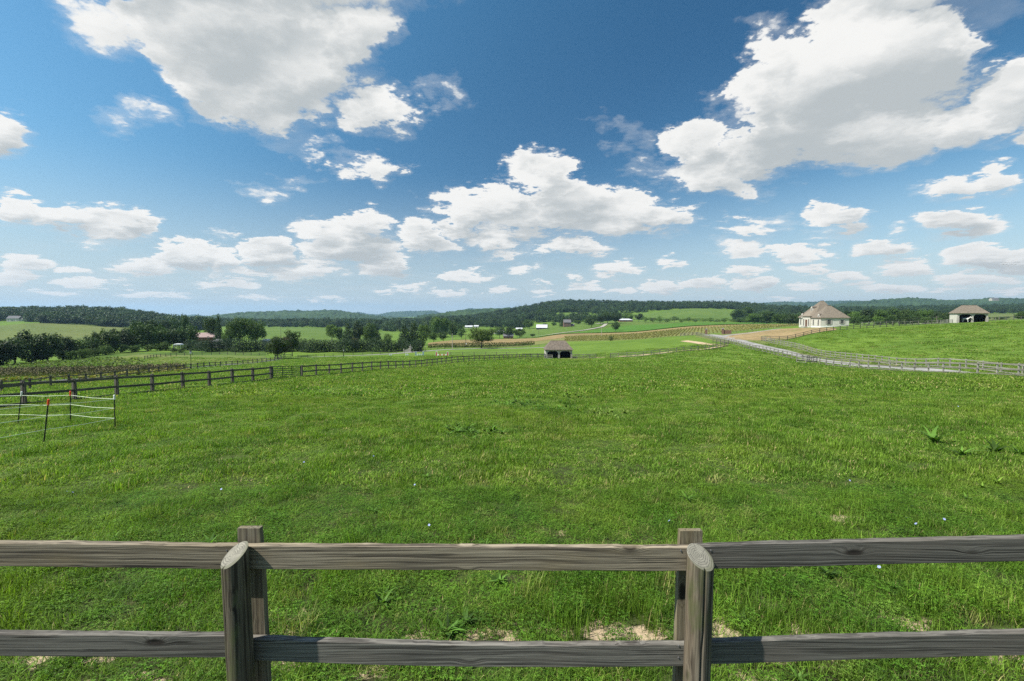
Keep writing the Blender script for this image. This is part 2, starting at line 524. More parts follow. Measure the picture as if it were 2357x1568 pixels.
# ---------------------------------------------------------------- terrain
# for each column of the photograph: (distance forward, sheet Y where the ground stands) or (distance, drop below the lens) for small values
COLS = {
    -500: [(0, 2.5), (10, 3.5), (24, 5.2), (42, 7.6), (80, 11), (130, 14.6), (220, 18), (400, 20), (620, 16), (900, 8), (1300, 10), (2500, 30), (9000, 30)],
    0: [(0, 2.5), (10, 3.4), (15, 3.85), (24, 4.9), (42, 900.), (60, 877.), (80, 862.), (100, 853.), (132, 841.), (200, 822.), (350, 795.), (450, 778.), (600, 750.), (700, 740.), (900, 724.), (1300, 738.), (2500, 735.), (9000, 729.)],
    66: [(0, 2.5), (10, 3.35), (15, 3.8), (24, 4.85), (42, 897.), (60, 874.), (80, 860.), (100, 851.), (136, 837.), (200, 822.), (350, 793.), (450, 775.), (610, 745.), (700, 739.), (900, 725.), (1300, 738.), (2500, 735.), (9000, 729.)],
    250: [(0, 2.5), (10, 3.35), (24, 4.7), (50, 882.), (80, 857.), (100, 847.), (140, 828.), (172, 814.), (250, 806.), (450, 776.), (620, 754.), (760, 741.), (900, 732.), (1300, 740.), (2500, 735.), (9000, 729.)],
    436: [(0, 2.5), (10, 3.3), (24, 4.65), (50, 7.0), (86, 849.), (110, 839.), (150, 823.), (170, 817.), (190, 809.), (250, 803.), (400, 785.), (700, 760.), (1200, 745.), (2500, 735.), (9000, 729.)],
    650: [(0, 2.5), (10, 3.3), (24, 4.6), (46, 6.5), (80, 9.5), (110, 838.), (140, 827.), (170, 820.), (190, 810.), (230, 806.), (320, 788.), (600, 765.), (850, 754.), (1200, 748.), (2500, 735.), (9000, 729.)],
    900: [(0, 2.5), (10, 3.3), (24, 4.6), (50, 6.7), (86, 843.), (130, 826.), (165, 817.), (190, 810.), (240, 804.), (350, 793.), (600, 770.), (900, 756.), (1300, 745.), (2500, 735.), (9000, 729.)],
    1060: [(0, 2.5), (10, 3.3), (24, 4.6), (50, 6.7), (95, 835.), (136, 822.), (170, 813.), (205, 804.), (230, 799.), (330, 783.), (380, 783.), (600, 767.), (900, 752.), (1300, 742.), (2500, 732.), (9000, 729.)],
    1178: [(0, 2.5), (10, 3.3), (24, 4.6), (50, 6.7), (100, 832.), (128, 825.), (165, 812.), (210, 803.), (235, 798.), (330, 781.), (380, 783.), (500, 773.), (700, 760.), (1000, 745.), (1250, 728.), (1500, 719.), (2500, 730.), (9000, 729.)],
    1300: [(0, 2.5), (10, 3.3), (24, 4.6), (50, 6.7), (100, 832.), (130, 825.5), (165, 811.), (200, 800.), (255, 787.), (400, 769.), (430, 769.), (600, 757.), (700, 748.), (940, 740.), (1060, 722.), (1250, 718.), (1500, 701.), (2500, 722.), (9000, 729.)],
    1450: [(0, 2.5), (10, 3.3), (24, 4.5), (50, 6.5), (100, 10.2), (128, 821.), (160, 802.), (200, 786.), (225, 783.), (340, 766.), (420, 763.), (600, 747.), (690, 741.), (1000, 737.), (1300, 712.), (1500, 703.), (2500, 722.), (9000, 729.)],
    1600: [(0, 2.5), (10, 3.2), (24, 4.35), (50, 6.3), (90, 9.1), (125, 808.), (140, 800.), (160, 788.), (195, 772.), (205, 771.), (330, 752.), (450, 750.), (600, 744.), (760, 741.), (950, 730.), (1180, 711.), (1280, 710.), (1500, 704.), (2500, 722.), (9000, 729.)],
    1700: [(0, 2.5), (10, 3.2), (24, 4.3), (50, 6.2), (80, 8.6), (124, 806.), (133, 797.), (150, 786.), (180, 771.), (215, 764.), (300, 748.), (450, 749.), (600, 744.), (760, 741.), (950, 732.), (1180, 713.), (1280, 712.), (1500, 706.), (2500, 722.), (9000, 729.)],
    1800: [(0, 2.5), (10, 3.2), (24, 4.2), (50, 6.2), (80, 8.5), (104, 820.), (114, 810.), (142, 791.), (152, 781.), (180, 760.), (195, 756.), (280, 747.), (450, 749.), (600, 744.), (760, 741.), (950, 733.), (1180, 722.), (1500, 715.), (2500, 722.), (9000, 729.)],
    1900: [(0, 2.5), (10, 3.2), (24, 4.2), (50, 6.6), (84, 841.), (114, 817.), (130, 792.), (150, 763.), (172, 753.), (200, 748.), (300, 750.), (450, 749.), (600, 744.), (760, 741.), (950, 733.), (1180, 722.), (1500, 715.), (2500, 722.), (9000, 729.)],
    2100: [(0, 2.5), (10, 3.1), (24, 4.2), (50, 6.7), (63, 855.), (80, 840.), (110, 793.), (140, 757.), (160, 748.), (172, 747.), (220, 752.), (400, 749.), (600, 741.), (800, 733.), (1000, 725.), (1300, 716.), (1600, 712.), (2500, 722.), (9000, 729.)],
    2227: [(0, 2.5), (10, 3.1), (24, 4.2), (54, 861.), (64, 855.), (95, 800.), (130, 756.), (155, 742.5), (175, 741.), (220, 746.), (400, 746.), (600, 740.), (800, 732.), (1000, 724.), (1300, 715.), (1600, 711.), (2500, 722.), (9000, 729.)],
    2357: [(0, 2.5), (10, 3.1), (24, 4.1), (47.5, 867.), (61, 861.), (95, 792.), (130, 748.), (155, 737.), (175, 735.), (220, 741.), (400, 742.), (600, 737.), (800, 729.), (1000, 722.), (1300, 713.), (1600, 709.), (2500, 722.), (9000, 729.)],
    3100: [(0, 2.5), (10, 3.1), (24, 4.1), (47.5, 6.4), (61, 7.4), (95, 5.5), (130, 2.8), (175, 1.5), (300, 3), (600, 6), (1000, 2), (1500, -6), (2500, 10), (9000, 30)],
}


def drop_from_Y(X, Y, dist):
    dx, dy, dz = pix_dir(X, Y)
    return -dist / dy * dz


def pchip(xk, yk, x):
    xk, yk = np.asarray(xk, float), np.asarray(yk, float)
    h = np.diff(xk); dl = np.diff(yk) / h
    m = np.zeros_like(yk)
    for i in range(1, len(xk) - 1):
        if dl[i - 1] * dl[i] > 0:
            w1, w2 = 2 * h[i] + h[i - 1], h[i] + 2 * h[i - 1]
            m[i] = (w1 + w2) / (w1 / dl[i - 1] + w2 / dl[i])
    m[0], m[-1] = dl[0], dl[-1]
    x = np.clip(x, xk[0], xk[-1])
    i = np.clip(np.searchsorted(xk, x) - 1, 0, len(xk) - 2)
    s = (x - xk[i]) / h[i]
    return ((1 + 2 * s) * (1 - s) ** 2 * yk[i] + s * (1 - s) ** 2 * h[i] * m[i] + s * s * (3 - 2 * s) * yk[i + 1] + s * s * (s - 1) * h[i] * m[i + 1])


NR = 300
RG = np.concatenate([[0.0], np.geomspace(0.6, 11000, NR - 1)])
tks, prof = [], []
for X, kn in COLS.items():
    th = math.atan((X - CX) / F)
    rr = [d / math.cos(th) for d, v in kn]
    dd = [v if v < 100 else drop_from_Y(X, v, d) for d, v in kn]
    tks.append(th); prof.append(pchip(rr, dd, RG))
back = pchip([0, 10, 50, 200, 11000], [2.5, 2.4, 2.6, 4, 30], RG)
for th in (R(-105), R(-180)):
    tks.insert(0, th); prof.insert(0, back)
for th in (R(105), R(180)):
    tks.append(th); prof.append(back)
tks, prof = np.array(tks), np.array(prof)
TH = np.concatenate([np.arange(-180, -54, 3.0), np.arange(-54, 54, 0.25), np.arange(54, 180.1, 3.0)]) * math.pi / 180
HZ = np.empty((len(TH), NR))
for j in range(NR):
    HZ[:, j] = CAMZ - pchip(tks, prof[:, j], TH)
# gentle lumps
XX = np.sin(TH)[:, None] * RG[None, :]; YY = np.cos(TH)[:, None] * RG[None, :]
lump = 0.05 * np.sin(XX * .9 + 1.3 * np.sin(YY * .5)) * np.cos(YY * .8 + np.sin(XX * .6)) + 0.10 * np.sin(XX * .21 + 2 + np.sin(YY * .11)) * np.sin(YY * .17)
HZ += lump * np.clip((RG[None, :] - 5) / 20, 0, 1) * np.clip((140 - RG[None, :]) / 60, 0.0, 1)
LR = np.log(RG[1:])


def gz(x, y):
    """height of the ground sheet at a place"""
    x, y = np.asarray(x, float), np.asarray(y, float)
    th = np.arctan2(x, y); r = np.maximum(np.hypot(x, y), 0.61)
    i = np.clip(np.searchsorted(TH, th) - 1, 0, len(TH) - 2)
    u = (th - TH[i]) / (TH[i + 1] - TH[i])
    j = np.clip(np.searchsorted(RG, r) - 1, 1, NR - 2)
    v = (r - RG[j]) / (RG[j + 1] - RG[j])
    return (HZ[i, j] * (1 - u) * (1 - v) + HZ[i + 1, j] * u * (1 - v) + HZ[i, j + 1] * (1 - u) * v + HZ[i + 1, j + 1] * u * v)


def wx(X, d):
    return (X - CX) / F * d


def at(X, d, lift=0.0):
    x = wx(X, d)
    return Vector((x, d, float(gz(x, d)) + lift))


def pt(X, Y, y):
    dx, dy, dz = pix_dir(X, Y)
    return Vector((dx / dy * y, y, CAMZ + dz / dy * y))


# ground sheet
def build_ground():
    nT = len(TH) - 1
    co = np.empty((nT, NR, 3))
    co[..., 0] = np.sin(TH[:-1])[:, None] * RG
    co[..., 1] = np.cos(TH[:-1])[:, None] * RG
    co[..., 2] = HZ[:-1]
    idx = np.arange(nT * NR).reshape(nT, NR)
    a = idx; b = np.roll(idx, -1, 0)
    q = np.stack([a[:, 1:-1], a[:, 2:], b[:, 2:], b[:, 1:-1]], -1).reshape(-1, 4)
    me = bpy.data.meshes.new('ground')
    verts = co.reshape(-1, 3)
    tri = np.stack([a[:, 0], a[:, 1], b[:, 1]], -1)
    faces = [tuple(f) for f in q.tolist()] + [tuple(f) for f in tri.tolist()]
    me.from_pydata(verts.tolist(), [], faces)
    me.polygons.foreach_set('use_smooth', np.ones(len(me.polygons), dtype=bool))
    me.update()
    me.materials.append(M['ground'])
    return link('ground', me, kind='structure')


SPOTS = []
for X_, Y_, rx_, ry_ in ((1395, 1452, .26, .13), (1500, 1462, .30, .12), (1655, 1445, .16, .16), (1690, 1470, .12, .10), (1850, 1450, .25, .08), (2110, 1440, .16, .08),
                         (90, 1512, .30, .05), (230, 1516, .18, .05), (680, 1528, .20, .06), (1180, 1475, .2, .05), (1290, 1225, .10, .10), (1945, 1195, .28, .18), (700, 1412, .10, .08)):
    dx_, dy_, dz_ = pix_dir(X_, Y_)
    lo_, hi_ = 1.5, 60.0
    for _ in range(40):
        m_ = (lo_ + hi_) / 2
        if CAMZ + dz_ / dy_ * m_ > float(gz(dx_ / dy_ * m_, m_)): lo_ = m_
        else: hi_ = m_
    SPOTS.append((dx_ / dy_ * lo_, lo_, rx_, ry_ * 1.6))


def ground_material():
    m, t, p = newmat('ground_soil_and_grass')
    nt = m.node_tree
    g = nt.nodes.new('ShaderNodeNewGeometry').outputs['Position']
    x, y, z = t.sep(g)
    dist = t.vec('LENGTH', t.comb(x, y, 0.0))
    a = t.noise(g, .045, 4, .55)
    b = t.noise(g, .5, 5, .6)
    c = t.noise(g, 4.0, 6, .7)
    col = t.mix(t.mapr(a, .38, .62), (.080, .142, .018), (.110, .180, .024))
    col = t.mix(t.mapr(b, .54, .74, 0, .35), col, (.165, .205, .035))
    col = t.mix(t.mapr(b, .22, .40, .6, 0), col, (.030, .066, .010))
    k = t.mapr(c, .28, .72, .45, 1.5, False)
    col = t.mix(1.0, col, t.comb(k, k, k), 'MULTIPLY')
    # soil and thatch under the near grass
    soil = t.mix(t.mapr(c, .4, .6), (.035, .036, .015), (.050, .070, .018))
    near = t.mapr(dist, 4.0, 26.0, 1, 0)
    col = t.mix(near, col, soil)
    # dry bare patches along the fence line
    band = t.math('MULTIPLY', t.mapr(y, 2.6, 3.1), t.mapr(y, 3.9, 4.5, 1, 0))
    band2 = t.math('MULTIPLY', t.mapr(y, 2.0, 2.3), t.mapr(y, 2.9, 3.2, 1, 0))
    bn = t.noise(t.vec('MULTIPLY', g, (1.0, 2.2, 1.0)), 1.6, 4, .6)
    bare = t.math('MULTIPLY', t.math('MAXIMUM', band, t.math('MULTIPLY', band2, .8)), t.mapr(bn, .555, .61))
    bare = t.math('MULTIPLY', bare, t.mapr(t.noise(g, 22, 4, .7), .3, .55))
    wob = t.scale(t.vec('SUBTRACT', t.noise(g, 5.0, 4, .6, out='Color'), (.5, .5, .5)), .42)
    gw = t.vec('ADD', t.comb(x, y, 0.0), t.vec('MULTIPLY', wob, (1, 1, 0)))
    spot = None
    for (a_, b_, c_, d_) in SPOTS:
        q_ = t.vec('MULTIPLY_ADD', gw, (1.35 / c_, 1.35 / d_, 0), (-1.35 * a_ / c_, -1.35 * b_ / d_, 0))
        f_ = t.mapr(t.vec('DOT_PRODUCT', q_, q_), .6, 1.3, 1, 0)
        spot = f_ if spot is None else t.math('MAXIMUM', spot, f_)
    bare = t.math('MAXIMUM', bare, t.math('MULTIPLY', spot, t.mapr(t.noise(g, 26, 4, .7), .28, .5)))
    col = t.mix(bare, col, t.mix(c, (.46, .36, .23), (.30, .23, .15)))
    nt.links.new(col, p.inputs['Base Color'])
    p.inputs['Roughness'].default_value = .95
    p.inputs['Specular IOR Level'].default_value = .12
    bm = nt.nodes.new('ShaderNodeBump')
    bm.inputs['Strength'].default_value = .7
    bm.inputs['Distance'].default_value = .12
    nt.links.new(c, bm.inputs['Height'])
    nt.links.new(bm.outputs[0], p.inputs['Normal'])
    M['ground'] = m


ground_material()
build_ground()


def patch(name, stations, mat, lift=.06, nx=None, nd=16, kind='structure', jag=0.0, **k):
    """a sheet laid on the ground; stations (X, near, far)"""
    st = np.array(stations, float)
    nx = nx or max(12, int((st[-1, 0] - st[0, 0]) / 6))
    Xs = np.linspace(st[0, 0], st[-1, 0], nx)
    a = np.interp(Xs, st[:, 0], st[:, 1]); b = np.interp(Xs, st[:, 0], st[:, 2])
    if jag:
        a = a + rng.normal(0, jag, nx); b = b + rng.normal(0, jag, nx)
    s = np.linspace(0, 1, nd)
    d = a[:, None] * (b / a)[:, None] ** s[None, :]
    x = (Xs[:, None] - CX) / F * d
    z = gz(x, d) + lift
    v = np.stack([x, d, z], -1).reshape(-1, 3)
    idx = np.arange(nx * nd).reshape(nx, nd)
    q = np.stack([idx[:-1, :-1], idx[1:, :-1], idx[1:, 1:], idx[:-1, 1:]], -1).reshape(-1, 4)
    me = mesh(name, v.tolist(), q.tolist(), [mat], smooth=True)
    return link(name, me, kind=kind, **k)


def strip(name, pts, width, mat, lift=.04, kind='structure', step=2.0, ncross=5, **k):
    """a road or path laid on the ground along world points"""
    P = resample(pts, step)
    vs, fs = [], []
    for i, p in enumerate(P):
        q = P[min(i + 1, len(P) - 1)]; o = P[max(i - 1, 0)]
        dx, dy = q[0] - o[0], q[1] - o[1]
        L = math.hypot(dx, dy)
        nx_, ny_ = -dy / L, dx / L
        w = width * (1 + .04 * math.sin(i * 1.7))
        for c in range(ncross):
            s = (c / (ncross - 1) - .5) * w
            x, y = p[0] + nx_ * s, p[1] + ny_ * s
            vs.append((x, y, float(gz(x, y)) + lift))
    n = ncross
    for i in range(len(P) - 1):
        for c in range(n - 1):
            fs.append((i * n + c + 1, i * n + c, (i + 1) * n + c, (i + 1) * n + c + 1))
    me = mesh(name, vs, fs, [mat], smooth=True)
    return link(name, me, kind=kind, **k)


def resample(pts, step):
    pts = [tuple(p[:2]) for p in pts]
    seg = [math.dist(pts[i], pts[i + 1]) for i in range(len(pts) - 1)]
    L = sum(seg)
    n = max(1, int(round(L / step)))
    out = []
    for k in range(n + 1):
        s = L * k / n
        i = 0
        while i < len(seg) - 1 and s > seg[i]:
            s -= seg[i]; i += 1
        u = s / seg[i]
        out.append((pts[i][0] * (1 - u) + pts[i + 1][0] * u, pts[i][1] * (1 - u) + pts[i + 1][1] * u))
    return out


def XD(*pairs):
    return [(wx(X, d), d) for X, d in pairs]


# --- fields, lanes and yards
patch('field', [(-250, 380, 640), (0, 380, 600), (66, 380, 610), (150, 380, 640), (260, 380, 640), (420, 400, 640)], M['field_olive'], .25)
patch('field', [(590, 260, 860), (650, 260, 860), (780, 260, 830), (900, 300, 620)], M['field_bright'], .25)
patch('field', [(1190, 400, 700), (1280, 415, 760), (1400, 420, 780), (1560, 440, 740)], M['field_bright'], .25)
patch('field', [(1225, 395, 400), (1292, 392, 430), (1360, 390, 470), (1440, 380, 560), (1516, 380, 560), (1570, 400, 470)], M['field_emerald'], .5)
patch('field', [(1250, 960, 980), (1285, 950, 1060), (1330, 950, 1120), (1385, 950, 1090)], M['field_bright'], .6)
patch('field', [(1425, 1120, 1180), (1500, 900, 1150), (1560, 880, 1180), (1600, 880, 1200), (1676, 880, 1150), (1690, 880, 950)], M['field_bright'], .6)
patch('field', [(1530, 370, 560), (1600, 360, 640), (1700, 350, 640), (1860, 420, 640)], M['field_emerald'], .5)
patch('field', [(1950, 620, 900), (2100, 560, 1050), (2227, 500, 1050), (2357, 450, 980), (2600, 450, 980)], M['field_olive'], .5)
patch('corn_floor', [(985, 228, 320), (1060, 222, 335), (1178, 232, 345), (1300, 258, 400), (1450, 226, 345), (1600, 200, 338), (1700, 222, 305), (1790, 215, 285), (1850, 215, 260)], M['corn_floor'], .05)
patch('corn_floor', [(985, 262, 320), (1060, 258, 335), (1178, 262, 345), (1260, 290, 380), (1330, 330, 402), (1450, 300, 347), (1600, 290, 340), (1700, 275, 306), (1790, 262, 286)], M['corn_ripe'], .12)
patch('meadow', [(-260, 62, 128), (0, 60, 130), (250, 60, 168), (436, 74, 188), (610, 100, 190)], M['grassland'], .03)
patch('lawn', [(250, 112, 150), (330, 118, 166), (440, 105, 168), (560, 112, 168), (610, 128, 168)], M['lawn'], .06)
patch('bare_yard', [(1668, 164, 176), (1690, 156, 190), (1740, 152, 195), (1800, 150, 190), (1850, 151, 178), (1905, 150, 168), (1925, 151, 160)], M['field_tan'], .05)
patch('lawn', [(1600, 184, 190), (1640, 160, 196), (1668, 146, 200), (1740, 132, 200), (1800, 118, 152), (1900, 96, 116), (1985, 80, 100), (2100, 69, 77)], M['lawn'], .03)

ROAD = [(59.5, 40), (58.5, 48), (60.3, 60), (62.4, 74), (64.0, 84), (67.5, 105), (71.2, 127), (75.0, 147), (80.5, 175), (84.5, 198)]
strip('concrete_lane', ROAD, 4.6, M['concrete'], .05)
strip('house_driveway', [(80.5, 176), (90, 184), (101, 189), (113, 192)], 3.4, M['concrete'], .08)
strip('driveway', [(-62, 38), (-55, 47), (-56, 58), (-60, 75), (-66, 100), (-69, 122), (-71, 136)], 3.4, M['asphalt'], .05)
strip('driveway', XD((600, 141), (650, 152), (720, 158), (820, 163), (900, 172), (960, 186), (1020, 200), (1100, 211), (1178, 214), (1240, 212), (1290, 205)), 3.6, M['concrete'], .07)
strip('dirt_track', XD((1320, 131), (1370, 131), (1420, 130), (1480, 129), (1550, 128), (1620, 130), (1672, 136)), 2.2, M['sand'], .05, step=1.5)
strip('dirt_path', XD((1575, 170), (1600, 160), (1630, 147), (1668, 138)), 3.0, M['sand'], .05, step=1.5)
strip('shelter_apron', XD((1288, 128.5), (1303, 128.3), (1318, 128.5)), 1.4, M['sand'], .05, step=.5)
strip('farm_track', XD((1225, 415), (1260, 430), (1310, 460), (1350, 500), (1385, 560), (1395, 640), (1372, 660)), 5.0, M['gravel'], .7, step=6)

# ================================================================ buildings


def hip_roof(mb, x0, x1, y0, y1, ze, rx0, rx1, ry, zr, th=.14, mi=0):
    """hipped roof with its ridge from rx0 to rx1 at ry"""
    vs = [(x0, y0, ze), (x1, y0, ze), (x1, y1, ze), (x0, y1, ze), (rx0, ry, zr), (rx1, ry, zr),
          (x0, y0, ze - th), (x1, y0, ze - th), (x1, y1, ze - th), (x0, y1, ze - th)]
    fs = [(0, 1, 5, 4), (1, 2, 5), (2, 3, 4, 5), (3, 0, 4), (6, 7, 1, 0), (7, 8, 2, 1), (8, 9, 3, 2), (9, 6, 0, 3), (9, 8, 7, 6)]
    mb.add(vs, fs, mi)


def run_in_shelter(loc, rz, w, dp, he, hr, inset, label, left_closed=True, roofm='roofshake', wallm='greywall'):
    t = empty('run_in_shelter', loc, rz, label=label, cat='horse shelter', group='run-in shelters in the paddocks')
    hw, T = w / 2, .18
    z0 = -.9
    MB().box(-hw, hw, dp - T, dp, z0, he).part('back_wall', M[wallm], t)
    MB().box(-hw, -hw + T, .42, dp - T - .002, z0, he - .002).part('side_wall', M['whitewall' if left_closed else wallm], t)
    MB().box(hw - T, hw, .42, dp - T - .002, z0, he - .002).part('side_wall', M[wallm], t)
    MB().box(-hw + T + .004, hw - T - .004, dp - T - .06, dp - T - .004, .03, he).part('shade_lining', M['dark'], t)  # near-black back panel added to darken the bays, shade put in as colour
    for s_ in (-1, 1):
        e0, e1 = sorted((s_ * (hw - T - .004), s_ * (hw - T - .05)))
        MB().box(e0, e1, .5, dp - T - .065, .03, he).part('shade_lining', M['dark'], t)  # side panels added for the same painted inside shade
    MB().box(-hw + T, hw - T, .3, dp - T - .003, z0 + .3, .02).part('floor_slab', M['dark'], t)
    # front: three posts on stone feet, header with cut corners over two bays
    pw = .42
    for cx_ in (-hw + pw / 2, 0, hw - pw / 2):
        MB().box(cx_ - pw / 2, cx_ + pw / 2, 0, .40, 1.35, he - .34).part('post', M[wallm], t)
        MB().box(cx_ - pw / 2 - .05, cx_ + pw / 2 + .05, -.05, .45, z0, 1.348).part('post_base', M['trim'], t)
    MB().box(-hw, hw, .02, .38, he - .338, he - .004).part('header_beam', M[wallm], t)
    for cx_ in (-hw + pw / 2, 0, hw - pw / 2):
        for s in (-1, 1):
            if (cx_ < -.1 and s < 0) or (cx_ > .1 and s > 0):
                continue
            x = cx_ + s * (pw / 2 + .001)
            mb = MB()
            mb.tri_prism([(x, he - .34), (x + s * .55, he - .34), (x, he - .95)][::s], .06, .34)
            mb.part('corner_brace', M[wallm], t)
    mb = MB()
    o = .28
    hip_roof(mb, -hw - o, hw + o, -o - .1, dp + o, he + .1, -hw + inset, hw - inset, dp / 2, hr)
    mb.part('roof', M[roofm], t)
    MB().cyl((-hw + inset, dp / 2, hr), (hw - inset, dp / 2, hr), .07, n=6).part('ridge_cap', M['roofshake2'], t)
    return t


p = at(1287, 130)
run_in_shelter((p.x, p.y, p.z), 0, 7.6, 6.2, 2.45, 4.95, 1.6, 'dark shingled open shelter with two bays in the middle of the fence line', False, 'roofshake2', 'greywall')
p = Vector((wx(2203, 155), 155, 0))
a = R(-20)
c = Vector((p.x + 4.0 * math.cos(a), p.y + 4.0 * math.sin(a), 0))
c.z = float(gz(c.x, c.y)) + .05
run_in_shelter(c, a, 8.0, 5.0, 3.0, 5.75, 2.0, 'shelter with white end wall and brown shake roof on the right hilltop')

# white house
def window(parent, x, y, z, w, h, ax, shutters=True, name='window'):
    """ax 'x': lies in a wall facing -y ; ax 'y': in a wall facing -x"""
    def B(mb, a0, a1, d0, d1, z0, z1):
        if ax == 'x':
            mb.box(a0, a1, d0, d1, z0, z1)
        else:
            mb.box(d0, d1, a0, a1, z0, z1)
    ca, cd = (x, y) if ax == 'x' else (y, x)
    f = MB()
    B(f, ca - w / 2 - .08, ca - w / 2, cd - .06, cd + .1, z, z + h)
    B(f, ca + w / 2, ca + w / 2 + .08, cd - .06, cd + .1, z, z + h)
    B(f, ca - w / 2 - .08, ca + w / 2 + .08, cd - .06, cd + .1, z + h, z + h + .1)
    B(f, ca - .03, ca + .03, cd - .04, cd - .012, z, z + h)
    B(f, ca - w / 2, ca - .031, cd - .04, cd - .012, z + h * .5 - .03, z + h * .5 + .03)
    wd = f.part(name, M['trim'], parent)
    g = MB(); B(g, ca - w / 2, ca + w / 2, cd - .01, cd + .02, z, z + h)
    g.part('pane', M['glass'], wd)
    s = MB(); B(s, ca - w / 2 - .16, ca + w / 2 + .16, cd - .14, cd - .002, z - .12, z - .002)
    s.part('sill', M['trim'], wd)
    if shutters:
        for sg in (-1, 1):
            q = MB()
            e = ca + sg * (w / 2 + .1)
            B(q, min(e, e + sg * w * .5), max(e, e + sg * w * .5), cd - .055, cd - .003, z - .02, z + h + .05)
            q.part('shutter', M['trim'], wd)
    return wd


hp = at(1888.5, 172)
H = empty('country_house', (hp.x, hp.y, hp.z + .25), R(-8), label='white country house with steep brown hipped roof and small dormers', cat='house')
MB().box(0, 9.8, 0, 7.6, -2.2, 3.25).part('wall', M['whitewall'], H)
MB().box(.7, 9.4, 7.602, 18.4, -2.2, 3.25).part('wall', M['whitewall'], H)
MB().box(-.5, .698, 7.0, 12.8, -2.2, 3.9).part('entrance_bay', M['whitewall'], H)
mb = MB(); hip_roof(mb, -.35, 10.15, -.35, 7.9, 3.42, 3.9, 5.2, 3.8, 8.0); mb.part('roof', M['roofshake'], H)
mb = MB(); hip_roof(mb, .3, 9.8, 5.2, 18.8, 3.45, 4.4, 5.6, 9.6, 10.0); mb.part('roof', M['roofshake'], H)
mb = MB(); hip_roof(mb, -.85, 5.5, 6.6, 13.2, 4.05, 3.2, 3.6, 9.9, 8.2); mb.part('roof', M['roofshake'], H)
mb = MB()
mb.cyl((3.9, 3.8, 8.03), (5.2, 3.8, 8.03), .1, n=6)
mb.part('ridge_cap', M['roofshake2'], H)
MB().cyl((4.4, 9.6, 10.03), (5.6, 9.6, 10.03), .1, n=6).part('ridge_cap', M['roofshake2'], H)
for (x, z, w, h) in ((2.9, .95, 1.1, 1.75), (7.4, 1.25, .95, 1.35)):
    window(H, x, 0, z, w, h, 'x')
for (y, z, w, h) in ((1.6, .7, .7, 1.9), (5.3, .7, .7, 1.9)):
    window(H, 0, y, z, w, h, 'y', False)
for (y, z, w, h) in ((7.9, .5, .6, 2.3), (11.8, .5, .6, 2.3)):
    window(H, -.5, y, z, w, h, 'y', False)
for (y, z, w, h) in ((14.6, .7, .7, 1.9), (16.9, .7, .7, 1.9)):
    window(H, .7, y, z, w, h, 'y', False)
d = MB().box(-.56, -.502, 9.1, 10.5, -.1, 2.6).part('door', M['brass'], H)
MB().box(-.60, -.562, 9.22, 9.28, 1.0, 1.2).part('handle', M['black'], d)
MB().box(-1.9, -.565, 8.6, 11.0, -2.0, -.12).part('doorstep', M['trim'], H)
MB().box(-.06, -.003, -.004, 6.95, -2.2, .0).part('plinth', M['white'], H)
MB().box(-.06, 9.86, -.06, -.003, -2.2, .25).part('plinth', M['white'], H)
for (x, y, z) in ((-.1, 1.6, 3.0), (-.35, 13.9, 3.2), (1.15, 9.7, 5.9)):
    dm = empty('dormer', (0, 0, 0)); dm.parent = H
    bpy.data.objects.remove(dm)
    mb = MB()
    mb.box(x, x + 2.0, y - .5, y + .5, z, z + 1.35)
    mb.cyl((x + .001, y, z + 1.35), (x + 1.9, y, z + 1.35), .5, n=14)
    dm = mb.part('dormer', M['whitewall'], H)
    mb = MB(); mb.cyl((x + .12, y, z + 1.42), (x + 2.4, y, z + 1.42), .58, n=14)
    mb.part('dormer_roof', M['roofshake2'], dm)
    mb = MB(); mb.box(x - .03, x - .002, y - .2, y + .2, z + .25, z + 1.3); mb.part('pane', M['glass'], dm)
for x0, y0 in ((9.9, 2.2), (.3, -1.1)):
    pass


